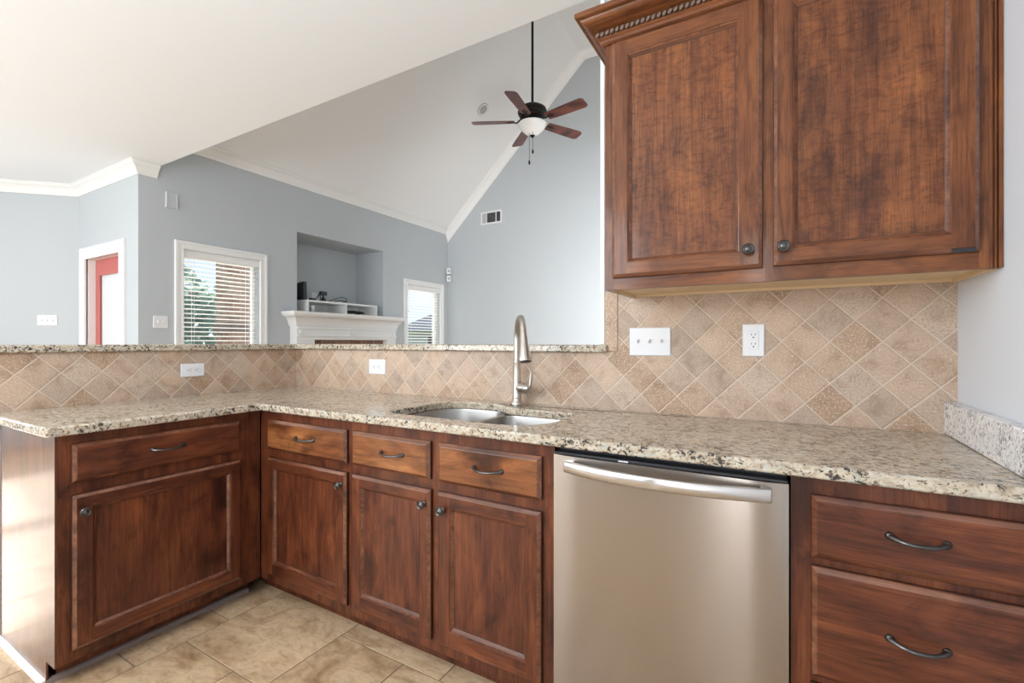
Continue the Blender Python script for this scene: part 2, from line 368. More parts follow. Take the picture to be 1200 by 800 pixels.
# floor: modular stone tiles laid in one mesh over a grout bed
def build_floor():
    g = .1643; ox, oy = .680, -.954; mb = MB(); ids = []
    ni0, ni1, nj0, nj1 = -33, 22, -21, 34
    used = {}; rects = []
    def put(i, j, w, h):
        rects.append((i, j, w, h))
        for a in range(w):
            for b in range(h): used[(i + a, j + b)] = 1
    for r in [(0, 0, 3, 3), (3, 0, 2, 2), (3, 2, 3, 2), (5, 0, 3, 2), (-2, 1, 2, 2), (-3, -1, 3, 2), (0, -2, 2, 2), (2, -3, 3, 3), (5, -2, 2, 2), (-2, -3, 2, 2)]: put(*r)
    rg = random.Random(4)
    for j in range(nj0, nj1):
        for i in range(ni0, ni1):
            if (i, j) in used: continue
            opts = [(3, 3), (2, 2), (3, 2), (2, 3), (2, 2)]; rg.shuffle(opts); opts += [(2, 1), (1, 2), (1, 1)]
            for w, h in opts:
                if all((i + a, j + b) not in used and i + a < ni1 and j + b < nj1 for a in range(w) for b in range(h)): put(i, j, w, h); break
    gr = .0020
    for (i, j, w, h) in rects:
        x0, x1, y0, y1 = ox + i * g + gr, ox + (i + w) * g - gr, oy + j * g + gr, oy + (j + h) * g - gr; e = .0008
        vs = [(x0, y0, FZ - .004), (x1, y0, FZ - .004), (x1, y1, FZ - .004), (x0, y1, FZ - .004), (x0 + e, y0 + e, FZ), (x1 - e, y0 + e, FZ), (x1 - e, y1 - e, FZ), (x0 + e, y1 - e, FZ)]
        mb.add(vs, [(4, 5, 6, 7), (0, 1, 5, 4), (1, 2, 6, 5), (2, 3, 7, 6), (3, 0, 4, 7)], 0)
        k = rg.random(); ids += [k] * 5
    mb.box(ox + ni0 * g, ox + ni1 * g, oy + nj0 * g, oy + nj1 * g, FZ - .12, FZ - .0018, 1); ids += [.5] * 6
    o = mb.build('floor', [M['floor'], M['grout']], smooth=False)
    a = o.data.attributes.new('tile_id', 'FLOAT', 'FACE'); a.data.foreach_set('value', ids)
    return struct(o)
build_floor()

# kitchen ceiling and vaulted living-room ceiling
struct(MB().box(XB - .15, 4.2, YB - .15, .20, ZK, ZK + .16).build('ceiling', M['ceil'], smooth=False))
SL = .954
def zs_(x): return 3.16 + SL * (x - XL - .09)
ZT = 5.41; XP = XL + .09 + (ZT - 3.16) / SL
xr2 = 1.5; xr3 = xr2 + (XP - XL)
inner = [(XL - .02, zs_(XL - .02)), (XP, ZT), (xr2, ZT), (xr3, zs_(XL))]
outer = [(p[0], p[1] + .2) for p in reversed(inner)]
sec = inner + outer
struct(MB().loft([[(x, y, z) for x, z in sec] for y in (.16, YF + .16)]).build('ceiling', M['vault'], smooth=False))
# wall over the kitchen opening, living side
struct(MB().box(XL - .15, xr3, .10, .20, ZK + .16, 5.6).build('wall_over_opening', M['ceil'], smooth=False))

# walls
W1 = (.408, 1.180, .62, 2.094); W2 = (3.500, 4.305, .62, 2.094); NI = (1.629, 3.009, 1.50, 2.503)
cells_wall('wall_left', (XL, YD, 0), (0, 1, 0), (-1, 0, 0), YF - YD + .0, 3.25, .15,
           [(W1[0] - YD, W1[1] - YD, W1[2], W1[3]), (W2[0] - YD, W2[1] - YD, W2[2], W2[3]), (NI[0] - YD, NI[1] - YD, NI[2], NI[3])], M['wall'])
d_ = .56
nb = MB(); nb.box(XL - d_ - .05, XL - d_, NI[0] - .05, NI[1] + .05, NI[2] - .05, NI[3] + .05)
nb.box(XL - d_, XL - .15, NI[0] - .05, NI[0], NI[2] - .05, NI[3] + .05); nb.box(XL - d_, XL - .15, NI[1], NI[1] + .05, NI[2] - .05, NI[3] + .05)
nb.box(XL - d_, XL - .15, NI[0], NI[1], NI[3], NI[3] + .05); nb.box(XL - d_, XL - .15, NI[0], NI[1], NI[2] - .05, NI[2])
struct(nb.build('wall_niche', M['wall'], smooth=False))
fw = [(XL - .15, FZ), (XL - .15, 3.3), (XP, 5.6), (xr2, 5.6), (xr3 + .1, 3.3), (xr3 + .1, FZ)]
struct(MB().loft([[(x, y, z) for x, z in fw] for y in (YF, YF + .15)]).build('wall_far', M['wall'], smooth=False))
struct(MB().box(xr3, xr3 + .15, .13, YF, FZ, 3.3).build('wall_living', M['wall'], smooth=False))
DX0, DX1, DZ = -3.443, -2.655, 2.035
cells_wall('wall_door', (-3.627 - .0, YD, 0), (1, 0, 0), (0, 1, 0), 3.627 + XL - .1501, ZK, .15, [(DX0 + 3.627, DX1 + 3.627, FZ - .0, DZ)], M['wall'])
la = (3.627 - abs(XB)); la = (abs(XB) - 3.627) * math.sqrt(2)
cells_wall('wall_angled', (-3.627, YD, 0), (-1, -1, 0), (-1, 1, 0), la, ZK, .15, [], M['wall'])
ya = YD - (abs(XB) - 3.627)
cells_wall('wall_bay', (XB, YB, 0), (0, 1, 0), (-1, 0, 0), ya - YB, ZK, .15, [(.70, 2.90, .75, 2.36)], M['wall'])
cells_wall('wall_back', (XB, YB, 0), (1, 0, 0), (0, -1, 0), XR - XB, ZK, .15, [(2.03, 4.67, .85, 2.36), (6.83, 7.17, FZ, 2.26)], M['wall'])
struct(MB().box(XR, XR + .15, YB, .13, FZ, ZK).build('wall_right', M['wall_lit'], smooth=False))
# main wall with the cabinets, and its white painted end
mw = MB(); mw.box(2.042, XR, 0.006, .13, FZ, ZK)
wm = struct(mw.build('wall_main', M['wall'], smooth=False))
struct(MB().box(2.022, 2.042, -.004, .134, ZBAR + .033, ZK).build('trim_1', M['trim'], bevel=.003))
MB().box(2.042, XR, 0, .006, .88, 1.40).build('backsplash_tile', M['tile_main'], wm, smooth=False)
MB().box(2.043, 2.097, -.004, .0, ZBAR + .005, 1.40).build('edge_tile', M['tile_strip'], wm, bevel=.002)
# half walls carrying the raised bar
wh = struct(MB().box(-.13, 2.042, .006, .13, FZ, ZBAR).build('wall_half', M['wall'], smooth=False))
MB().box(0, 2.042, 0, .006, .88, ZBAR).build('backsplash_tile', M['tile_main'], wh, smooth=False)
wh2 = struct(MB().box(-.13, -.006, -1.318, .006, FZ, ZBAR).build('wall_half', M['wall'], smooth=False))
MB().box(-.006, 0, -1.316, 0, .88, ZBAR).build('backsplash_tile', M['tile_left'], wh2, smooth=False)
MB().box(-.006, .040, -1.318, -.70, FZ, .880).build('end_return', M['wall'], wh2, smooth=False)

# ---- mouldings
def sweep_path(path, prof, closed=False):
    """path: xy points with the room on the left-hand side; prof: (offset into room, z)"""
    mb = MB(); n = len(path); P = [Vector((p[0], p[1])) for p in path]; rings = []
    for i in range(n):
        d0 = (P[i] - P[i - 1]).normalized() if i > 0 else (P[1] - P[0]).normalized()
        d1 = (P[i + 1] - P[i]).normalized() if i < n - 1 else d0
        n0 = Vector((-d0.y, d0.x)); n1 = Vector((-d1.y, d1.x)); m = (n0 + n1).normalized(); m = m / max(m.dot(n0), .3)
        rings.append([(P[i].x + m.x * o, P[i].y + m.y * o, z) for o, z in prof])
    return mb.loft(rings)
ck = [(0, ZK - .108), (.010, ZK - .108), (.014, ZK - .092), (.026, ZK - .080), (.034, ZK - .060), (.052, ZK - .036), (.066, ZK - .028), (.072, ZK - .014), (.080, ZK - .010), (.080, ZK), (0, ZK)]
path = [(XL, .195), (XL, YD), (-3.627, YD), (XB, ya), (XB, YB + .01)]
# room lies on the right of this order, so walk it the other way round
struct(sweep_path(list(reversed(path)), [(-o, z) for o, z in ck]).build('trim_2', M['trim'])) if False else struct(sweep_path(path, ck).build('trim_2', M['trim']))
cl = [(0, 3.035), (.012, 3.035), (.016, 3.055), (.030, 3.070), (.040, 3.092), (.062, 3.118), (.076, 3.126), (.080, 3.140), (.092, 3.146), (.092, 3.163), (0, 3.075)]
struct(sweep_path([(XL, YF - .0), (XL, .20)], cl).build('trim_3', M['trim']))
# raking crown on the gable wall: profile in (distance from wall, distance below ceiling)
cr = [(0, .118), (.012, .118), (.016, .098), (.030, .084), (.040, .062), (.062, .038), (.076, .030), (.080, .014), (.090, .010), (.090, -.004), (0, -.004)]
nx, nz = SL / math.hypot(1, SL), -1 / math.hypot(1, SL)   # pointing down, away from the slope
A0, A1 = Vector((XL, YF, zs_(XL))), Vector((XP, YF, ZT)); A2 = Vector((xr2, YF, ZT))
mit = Vector((nx, 0, nz)) + Vector((0, 0, -1)); mit.normalize(); mit = mit / abs(mit.dot(Vector((nx, 0, nz))))
def low(x): return 0
rr = []
for base, dn in ((A0, None), (A1, mit), (A2, Vector((0, 0, -1)))):
    ring = []
    for o, h in cr:
        if dn is None: ring.append((XL, YF - o, zs_(XL) - h * math.hypot(1, SL)))
        else: q = base + dn * h; ring.append((q.x, YF - o, q.z))
    rr.append(ring)
struct(MB().loft(rr).build('trim_4', M['trim']))

# base shoe round the peninsula end and living baseboards
sh = [(0, FZ), (.012, FZ), (.012, FZ + .010), (.008, FZ + .017), (0, FZ + .019)]
# ------------------------------------------------------------------ windows with casings
def casing(mb, y0, y1, z0, z1, x, w, t):
    # flat board with raised outer band, picture-framed, mitred; on a wall facing +x
    def ring(o, n): return [(x + n, y0 - o, z0 - o), (x + n, y1 + o, z0 - o), (x + n, y1 + o, z1 + o), (x + n, y0 - o, z1 + o)]
    R = [ring(-.004, -.01), ring(-.004, t * .7), ring(.006, t * .7), ring(.010, t * .55), ring(w * .62, t * .7), ring(w * .66, t), ring(w * .94, t), ring(w, t * .8), ring(w, -.001)]
    mb.loft(R, 0, True, False, False)
def window(idx, y0, y1, z0, z1):
    w = struct(thing('window_%d' % idx, '', ''));
    for k in ('label', 'category'): del w[k]
    c = MB(); casing(c, y0, y1, z0, z1, XL, .072, .024); c.build('window_casing', M['trim'], w)
    f = MB()
    x0, x1 = XL - .145, XL - .10
    for (a, b, p, q) in ((y0, y0 + .035, z0, z1), (y1 - .035, y1, z0, z1), (y0 + .035, y1 - .035, z0, z0 + .05), (y0 + .035, y1 - .035, z1 - .035, z1)): f.box(x0, x1, a, b, p, q)
    zm = 1.05; f.box(x0 + .006, x1 - .006, y0 + .035, y1 - .035, zm - .02, zm + .02)
    f.build('window_frame', M['trim'], w, bevel=.003)
    MB().box(XL - .124, XL - .120, y0 + .03, y1 - .03, z0 + .03, z1 - .03).build('window_pane', M['glass'], w, smooth=False)
    s_ = MB(); s_.box(XL - .10, XL + .055, y0 - .03, y1 + .03, z0 - .024, z0 + .001); s_.build('window_sill', M['trim'], w, bevel=.005)
    return w
window(1, *W1); window(2, *W2)

def blind(y0, y1, z0, z1, label):
    t = thing('window_blind', label, 'blind', (XL - .055, (y0 + y1) / 2, z1), 'white slatted blinds in the living room windows')
    a, b = y0 + .012, y1 - .012; xc = XL - .055
    v = MB(); 
    pr = [(XL - .028, z1 - .002), (XL - .016, z1 - .002), (XL - .012, z1 - .02), (XL - .012, z1 - .066), (XL - .018, z1 - .078), (XL - .028, z1 - .078)]
    v.loft([[(x, y, z) for x, z in pr] for y in (a - .006, b + .006)]); v.build('valance', M['trim'], t)
    MB().box(xc - .026, xc + .024, a, b, z1 - .045, z1 - .002).build('headrail', M['plastic'], t, bevel=.003)
    sl = MB(); z = z1 - .085
    while z > z0 + .05:
        tl = math.radians(6); dx, dz = .0245 * math.cos(tl), .0245 * math.sin(tl)
        sec_ = [(xc - dx, z - dz), (xc, z + .0035), (xc + dx, z + dz), (xc + dx, z + dz + .003), (xc, z + .0065), (xc - dx, z - dz + .003)]
        sl.loft([[(x, y, zz) for x, zz in sec_] for y in (a, b)]); z -= .0445
    sl.build('slats', M['blind'], t)
    MB().box(xc - .025, xc + .025, a, b, z0 + .012, z0 + .034).build('bottom_rail', M['plastic'], t, bevel=.003)
    for fy in (.14, .86):
        y = a + (b - a) * fy
        l = MB(); l.box(xc + .026, xc + .0275, y - .002, y + .002, z0 + .03, z1 - .05); l.box(xc - .0275, xc - .026, y - .002, y + .002, z0 + .03, z1 - .05); l.build('ladder_cord', M['plastic'], t, smooth=False)
    MB().tube([(xc + .032, b - .06, z1 - .07), (xc + .034, b - .06, z1 - .55)], .004, 6).build('tilt_wand', M['plastic'], t)
    pc = MB(); pc.tube([(xc + .032, a + .05, z1 - .07), (xc + .033, a + .05, z1 - .40)], .0015, 5); pc.lathe((xc + .033, a + .05, z1 - .44), (0, 0, 1), [(.001, 0), (.007, .005), (.005, .03), (.001, .042)], 8)
    pc.build('pull_cord', M['plastic'], t)
blind(W1[0], W1[1], W1[2], W1[3], 'white slatted blind in the window beside the double switch, left of the mantel')
blind(W2[0], W2[1], W2[2], W2[3], 'narrow white slatted blind in the window right of the mantel, near the room corner')

# ------------------------------------------------------------------ red door
dr = struct(thing('door_1', '', ''))
for k in ('label', 'category'): del dr[k]
c = MB()
def dring(o, n): return [(DX0 - o, YD - n, FZ), (DX0 - o, YD - n, DZ + o), (DX1 + o, YD - n, DZ + o), (DX1 + o, YD - n, FZ)]
w_, t_ = .112, .024
c.loft([dring(-.004, -.01), dring(-.004, t_ * .7), dring(.008, t_ * .7), dring(.012, t_ * .5), dring(w_ * .6, t_ * .65), dring(w_ * .65, t_), dring(w_ * .94, t_), dring(w_, t_ * .8), dring(w_, -.001)], 0, False, False, False)
c.build('door_casing', M['trim'], dr)
jb = MB(); jb.box(DX0 - .004, DX0 + .004, YD, YD + .15, FZ, DZ + .004); jb.box(DX1 - .004, DX1 + .004, YD, YD + .15, FZ, DZ + .004); jb.box(DX0, DX1, YD, YD + .15, DZ - .004, DZ + .004)
jb.build('door_jamb', M['trim'], dr)
ly0, ly1 = .126, .170
lf = MB(); a0, a1, b0, b1 = DX0 + .006, DX1 - .006, FZ + .01, DZ - .006; i0, i1, j0, j1 = a0 + .10, a1 - .10, .28, DZ - .150
for q in ((a0, i0, b0, b1), (i1, a1, b0, b1), (i0, i1, b0, j0), (i0, i1, j1, b1)): lf.box(q[0], q[1], ly0, ly1, q[2], q[3])
lfo = lf.build('door_leaf', M['red'], dr, smooth=False, label='red painted door leaf')
gz = MB()
for q in ((i0 - .012, i0 + .016, j0, j1), (i1 - .016, i1 + .012, j0, j1), (i0, i1, j0 - .012, j0 + .016), (i0, i1, j1 - .016, j1 + .012)): gz.box(q[0], q[1], ly0 - .010, ly0 + .004, q[2], q[3])
gz.build('glazing_bead', M['red'], lfo, bevel=.003)
MB().box(i0, i1, ly0 + .012, ly0 + .016, j0, j1).build('glass_lite', M['lite'], lfo, smooth=False, label='white glass panel with closed inner blind')
kb = MB(); kb.lathe((a1 - .06, ly0, 1.0), (0, -1, 0), [(.03, 0), (.03, .006), (.012, .012), (.012, .035), (.026, .045), (.028, .06), (.016, .072), (0, .074)], 20); kb.build('door_knob', M['nickel'], lfo)

# windows and patio door behind the camera: frames and panes in the openings
def frame_bay(name, pts, d, n):
    pass
fb = struct(thing('window_3', '', ''))
for k in ('label', 'category'): del fb[k]
m = MB()
for y in (-3.60, -2.87, -2.13, -1.40): m.box(XB - .12, XB - .04, y - .03, y + .03, .75, 2.36)
for z in (.78, 2.33, 1.55): m.box(XB - .115, XB - .045, -3.60, -1.40, z - .03, z + .03)
m.build('window_frame', M['trim'], fb); MB().box(XB - .085, XB - .08, -3.60, -1.40, .75, 2.36).build('window_pane', M['glass'], fb)
fk = struct(thing('window_4', '', ''))
for k in ('label', 'category'): del fk[k]
m = MB()
for x in (-2.5, -1.62, -.76, .10): m.box(x - .03, x + .03, YB - .12, YB - .04, .85, 2.36)
for z in (.88, 2.33, 1.6): m.box(-2.52, .12, YB - .115, YB - .045, z - .03, z + .03)
m.build('window_frame', M['trim'], fk); MB().box(-2.52, .12, YB - .085, YB - .08, .85, 2.36).build('window_pane', M['glass'], fk)

# ------------------------------------------------------------------ cabinets
def fmap(kind, n0):
    # local (u, v, n): u along the run, v up, n out of the face
    if kind == 'main': return lambda u, v, n: (u, n0 - n, v)
    return lambda u, v, n: (n0 + n, u, v)       # left run, facing +x, u = world y
def rect_ring(F, u0, u1, v0, v1, o, n): return [F(u0 + o, v0 + o, n), F(u1 - o, v0 + o, n), F(u1 - o, v1 - o, n), F(u0 + o, v1 - o, n)]
def panel_door(F, u0, u1, v0, v1, iu0, iu1, iv0, iv1, parent, wx, name='door', label=None, th=.020, wz='wood_z', wp='wood_z'):
    mb = MB()  # mat 0 upright, 1 cross
    R = [rect_ring(F, u0, u1, v0, v1, 0, .0005), rect_ring(F, u0, u1, v0, v1, 0, th - .010), rect_ring(F, u0, u1, v0, v1, .002, th - .0075), rect_ring(F, u0, u1, v0, v1, .011, th)]
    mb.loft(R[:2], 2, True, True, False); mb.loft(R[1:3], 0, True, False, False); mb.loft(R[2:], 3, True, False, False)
    e = .011; a0, a1, b0, b1 = u0 + e, u1 - e, v0 + e, v1 - e
    def quad(p0, p1, q0, q1, m): mb.add([F(p0, q0, th), F(p1, q0, th), F(p1, q1, th), F(p0, q1, th)], [(0, 1, 2, 3)], m)
    quad(a0, iu0, b0, b1, 0); quad(iu1, a1, b0, b1, 0); quad(iu0, iu1, b0, iv0, 1); quad(iu0, iu1, iv1, b1, 1)
    I = lambda o, n: rect_ring(F, iu0, iu1, iv0, iv1, o, n)
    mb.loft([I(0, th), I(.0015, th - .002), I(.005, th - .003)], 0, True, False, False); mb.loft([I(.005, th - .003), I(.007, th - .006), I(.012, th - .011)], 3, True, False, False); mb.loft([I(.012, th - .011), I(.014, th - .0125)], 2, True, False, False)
    d = mb.build(name, [M[wz], M[wx], M['darkening'], M['edge']], parent, label=label, angle=14)
    pb = MB(); pb.loft([I(.010, th - .0165), I(.010, th - .012)], 0)
    pb.build('panel', M[wp], d, smooth=False)
    return d
def slab_drawer(F, u0, u1, v0, v1, parent, wx, name='drawer', th=.020):
    mb = MB(); R = lambda o, n: rect_ring(F, u0, u1, v0, v1, o, n)
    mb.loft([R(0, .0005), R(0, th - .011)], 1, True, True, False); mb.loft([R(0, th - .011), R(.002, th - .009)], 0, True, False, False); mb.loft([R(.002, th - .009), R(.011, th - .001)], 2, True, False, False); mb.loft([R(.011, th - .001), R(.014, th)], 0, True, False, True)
    return mb.build(name, [M[wx], M['darkening'], M['edge']], parent, angle=10)
def pull(F, uc, vc, length, parent, n0=.020):
    mb = MB(); h = length / 2; N = 16; pts = []; rad = []
    for i in range(N + 1):
        s = -1 + 2 * i / N; n = n0 + .004 + .024 * (1 - abs(s) ** 2.6)
        pts.append(F(uc + s * h, vc - .004 * (1 - s * s), n)); rad.append((.0062 if abs(s) > .85 else .0042, .0048 if abs(s) > .85 else .0036))
    mb.tube(pts, rad, 10)
    for s in (-1, 1):
        c = Vector(F(uc + s * h, vc, n0)); ax = Vector(F(0, 0, 1)) - Vector(F(0, 0, 0))
        mb.lathe(c - ax * .0002, ax, [(.0085, 0), (.0085, .002), (.006, .006), (.002, .008)], 12)
    return mb.build('pull', M['pewter'], parent)
def knob(F, u, v, parent, n0=.020, r=.0155):
    c = Vector(F(u, v, n0)); ax = Vector(F(0, 0, 1)) - Vector(F(0, 0, 0)); k = r / .0155
    mb = MB(); mb.lathe(c - ax * .0002, ax, [(.010 * k, 0), (.0095 * k, .003), (.0060 * k, .006), (.0055 * k, .013), (.0140 * k, .016), (.0155 * k, .019), (.0155 * k, .0215), (.0135 * k, .0235), (.0118 * k, .0225), (.0100 * k, .0235), (.0085 * k, .0225), (.005 * k, .0250), (.0005, .0258)], 24)
    return mb.build('knob', M['pewter'], parent)

YFACE = -.608; XFACE = .608; ZB0 = .112; ZTOP = .8815
FM = fmap('main', YFACE); FL = fmap('left', XFACE)
# corner base cabinet (drawer over one door)
def face_frame(mb, F, u0, u1, v0, v1, openings, th=.019):
    pass
cab = thing('base_cabinet', 'stained wood base cabinet left of the sink cabinet, in the inside corner of the counter', 'cabinet', (.90, -.30, FZ), 'stained wood base cabinets')
b = MB(); b.box(.612, 1.2085, YFACE, -.01, ZB0, ZTOP); b.box(.53, 1.2085, -.535, -.01, FZ, ZB0)
b.build('body', M['wood_z'], cab, smooth=False)
d = slab_drawer(FM, .680, 1.195, .713, .845, cab, 'wood_gold'); pull(FM, .950, .786, .115, d)
d = panel_door(FM, .680, 1.196, .150, .677, .726, 1.148, .208, .634, cab, 'wood_x'); knob(FM, 1.173, .629, d)
# sink base cabinet (two drawer fronts over two doors)
cab = thing('base_cabinet', 'stained wood sink cabinet with two doors and two drawer fronts, beside the dishwasher', 'cabinet', (1.65, -.30, FZ), 'stained wood base cabinets')
b = MB(); b.box(1.2095, 2.094, YFACE, -.575, ZB0, ZTOP); b.box(1.2095, 1.2275, -.575, -.01, ZB0, ZTOP); b.box(2.076, 2.094, -.575, -.01, ZB0, ZTOP)
b.box(1.2275, 2.076, -.575, -.01, ZB0, ZB0 + .018); b.box(1.2095, 2.094, -.535, -.01, FZ, ZB0)
b.build('body', M['wood_z'], cab, smooth=False)
d = slab_drawer(FM, 1.229, 1.620, .713, .845, cab, 'wood_gold'); pull(FM, 1.447, .784, .105, d)
d = slab_drawer(FM, 1.656, 2.054, .711, .845, cab, 'wood_gold'); pull(FM, 1.866, .783, .105, d)
d = panel_door(FM, 1.227, 1.624, .152, .677, 1.277, 1.581, .212, .636, cab, 'wood_x'); knob(FM, 1.600, .627, d)
d = panel_door(FM, 1.653, 2.054, .150, .677, 1.710, 2.005, .210, .630, cab, 'wood_x'); knob(FM, 1.683, .620, d)
# drawer stack right of the dishwasher
cab = thing('base_cabinet', 'stained wood drawer cabinet right of the dishwasher, against the right wall', 'cabinet', (2.92, -.30, FZ), 'stained wood base cabinets')
b = MB(); b.box(2.704, XR - .002, YFACE, -.01, ZB0, ZTOP); b.box(2.704, XR - .002, -.535, -.01, FZ, ZB0)
b.build('body', M['wood_z'], cab, smooth=False)
for (v0, v1, pv) in ((.700, .843, .781), (.430, .681, .564), (.150, .412, .30)):
    d = slab_drawer(FM, 2.744, 3.118, v0, v1, cab, 'wood_x'); pull(FM, 2.930, pv, .092, d)
# peninsula cabinet on the left run
YE = -1.313
cab = thing('base_cabinet', 'stained wood peninsula cabinet with one wide drawer and door and a pale glossy end panel', 'cabinet', (.30, -.95, FZ), 'stained wood base cabinets')
b = MB(); b.box(.042, XFACE, YE + .006, -.612, ZB0, ZTOP); b.box(.042, .520, YE + .030, -.612, FZ, ZB0)
b.build('body', M['wood_z'], cab, smooth=False)
ep = [(.042, ZB0 * 0 + FZ), (.530, FZ), (.530, ZB0), (XFACE + .001, ZB0), (XFACE + .001, ZTOP), (.042, ZTOP)]
MB().loft([[(x, y, z) for x, z in ep] for y in (YE, YE + .006)]).build('end_panel', wood('satin_end_panel', 2, gloss=1.0), cab, smooth=False)
d = slab_drawer(FL, -1.273, -.707, .717, .848, cab, 'wood_y'); pull(FL, -.990, .786, .105, d)
d = panel_door(FL, -1.273, -.705, .152, .676, -1.220, -.752, .203, .630, cab, 'wood_y'); knob(FL, -1.245, .617, d)
SHP = [(0, FZ), (.013, FZ), (.013, FZ + .008), (.009, FZ + .016), (0, FZ + .019)]
sweep_path([(.526, YE), (.045, YE)], SHP).build('shoe_moulding', M['shoe'], cab, label='pale shoe moulding at the end')
sweep_path([(.521, -.62), (.521, YE + .001)], SHP).build('toe_moulding', plain('toe_moulding_shaded', (.22, .175, .16), .5), cab)  # pale moulding darkened: the toe recess shade is painted into its colour

# upper cabinet
UY = -.335; UX0 = 2.158; UX1 = XR - .001; UZ0 = 1.370; UZ1 = 2.28
FU = fmap('main', UY)
uc = thing('wall_cabinet', 'large stained wood wall cabinet with two doors and rope crown above the backsplash', 'cabinet', (2.65, -.17, UZ0))
b = MB(); fr = UY + .019
b.box(UX0, 2.188, UY, fr, UZ0, UZ1); b.box(2.637, 2.663, UY, fr, UZ0, UZ1); b.box(3.100, 3.118, UY, fr, UZ0, UZ1)
b.box(2.188, 2.637, UY, fr, UZ0, 1.412, 1); b.box(2.663, 3.100, UY, fr, UZ0, 1.412, 1); b.box(2.188, 2.637, UY, fr, 2.20, UZ1, 1); b.box(2.663, 3.100, UY, fr, 2.20, UZ1, 1)
b.build('face_frame', [M['upper_z'], M['upper_x']], uc, smooth=False)
b = MB(); b.box(UX0, UX0 + .008, fr, -.001, UZ0, UZ1); b.box(UX0 + .008, UX0 + .016, fr, -.001, UZ0 + .03, UZ1); b.box(UX1 - .016, UX1, fr, -.001, UZ0 + .03, UZ1)
b.box(UX0 + .016, UX1 - .016, fr, -.001, UZ1 - .016, UZ1); b.box(UX0 + .016, UX1 - .016, -.012, -.001, UZ0 + .03, UZ1 - .016)
b.build('body', M['upper_z'], uc, smooth=False)
b = MB(); b.box(UX0 + .016, UX1 - .016, fr, -.012, UZ0 + .012, UZ0 + .028); b.box(UX0 + .016, UX1 - .016, -.020, -.001, UZ0 + .003, UZ0 + .014)
b.box(UX0 + .0082, UX0 + .016, fr, -.001, UZ0, UZ0 + .03); b.box(UX1 - .016, UX1, fr, -.001, UZ0, UZ0 + .03)
b.build('underside', M['maple'], uc, smooth=False, label='pale raw maple underside')
b = MB(); b.box(3.118, 3.124, UY - .001, fr, UZ0, UZ1); b.box(3.1275, 3.1305, UY - .004, fr, UZ0, UZ1); b.box(3.1335, UX1, UY - .008, fr, UZ0, UZ1); b.box(3.118, UX1, UY + .004, fr, UZ0, UZ1)
b.build('filler_strip', M['upper_z'], uc, smooth=False)
d = panel_door(FU, 2.186, 2.637, 1.409, 2.205, 2.240, 2.577, 1.457, 2.150, uc, 'upper_x', wz='upper_z', wp='upper_panel'); knob(FU, 2.600, 1.462, d, r=.0165)
d = panel_door(FU, 2.663, 3.100, 1.411, 2.205, 2.711, 3.049, 1.457, 2.150, uc, 'upper_x', wz='upper_z', wp='upper_panel'); knob(FU, 2.689, 1.462, d, r=.0165)
MB().box(3.047, 3.090, UY - .0215, UY - .018, 1.411, 1.420).build('bumper_strip', M['black'], d, label='short black strip')
for cx_, r_ in ((2.660, .016), (2.535, .009)):
    k = MB(); k.lathe((cx_, UY + .030, UZ0 + .0115), (0, 0, -1), [(r_, 0), (r_, .006), (r_ * .8, .009), (r_ * .3, .009)], 20); k.build('catch', M['pewter'], uc)
# crown with rope bead: front and left return (right end dies into the wall)
def crown_sweep(prof, mb):
    rings = []
    for o, z in prof: rings.append([(UX0 - o, -.0015, z), (UX0 - o, UY - o, z), (UX1, UY - o, z), (UX1, -.0015, z)])
    mb.loft(rings, 0, True, True, True); return mb
cp = [(.0005, 2.208), (.007, 2.208), (.013, 2.213), (.015, 2.221), (.021, 2.226), (.021, 2.229), (.015, 2.231), (.015, 2.254), (.030, 2.257), (.034, 2.260), (.044, 2.263), (.056, 2.269), (.064, 2.276), (.066, 2.281), (.078, 2.283), (.081, 2.286), (.081, 2.300), (.074, 2.306), (.0005, 2.306)]
cwn = crown_sweep(cp, MB()).build('crown', M['upper_x'], uc)
rp = MB(); x = UX0 - .020
pitch = .0172
def bead(c, along):
    a = Vector(along); up = Vector((0, 0, 1)); out = Vector((0, -1, 0)) if abs(a.x) > .5 else Vector((-1, 0, 0))
    d1 = (a * .55 + up * .83).normalized(); d2 = d1.cross(out).normalized(); c = Vector(c); n = 6; rings = []
    for k in range(n + 1):
        t = -PI / 2 + PI * k / n; r = max(math.cos(t), 1e-3)
        rings.append([c + d1 * math.sin(t) * .0108 + (d2 * math.cos(2 * PI * i / 8) * .0076 + out * math.sin(2 * PI * i / 8) * .0090) * r for i in range(8)])
    rp.loft(rings)
while x < UX1 - .01: bead((x, UY - .0185, 2.2425), (1, 0, 0)); x += pitch
y = UY
while y < -.01: bead((UX0 - .0185, y, 2.2425), (0, 1, 0)); y += pitch
rp.build('rope_moulding', plain('antiqued_rope_finish', (.16, .10, .07), .22, coat=.6, spec=.7), cwn, label='glossy dark rope bead')

# ------------------------------------------------------------------ countertop, bar top, sidesplash
def rounded_poly(pts, nseg=8):
    """pts: (x, y, radius) counter-clockwise"""
    out = []; n = len(pts)
    for i in range(n):
        p = Vector(pts[i][:2]); a = Vector(pts[i - 1][:2]); b_ = Vector(pts[(i + 1) % n][:2]); r = pts[i][2]
        if r <= 0: out.append((p.x, p.y)); continue
        u = (a - p).normalized(); v = (b_ - p).normalized(); ang = u.angle(v); dd = min(r / math.tan(ang / 2), .48 * (a - p).length, .48 * (b_ - p).length)
        r2 = dd * math.tan(ang / 2); c_ = p + (u + v).normalized() * (r2 / math.sin(ang / 2)); s0 = p + u * dd - c_; s1 = p + v * dd - c_
        a0 = math.atan2(s0.y, s0.x); a1 = math.atan2(s1.y, s1.x); da = (a1 - a0 + PI) % (2 * PI) - PI
        for k in range(nseg + 1): t = a0 + da * k / nseg; out.append((c_.x + r2 * math.cos(t), c_.y + r2 * math.sin(t)))
    return out
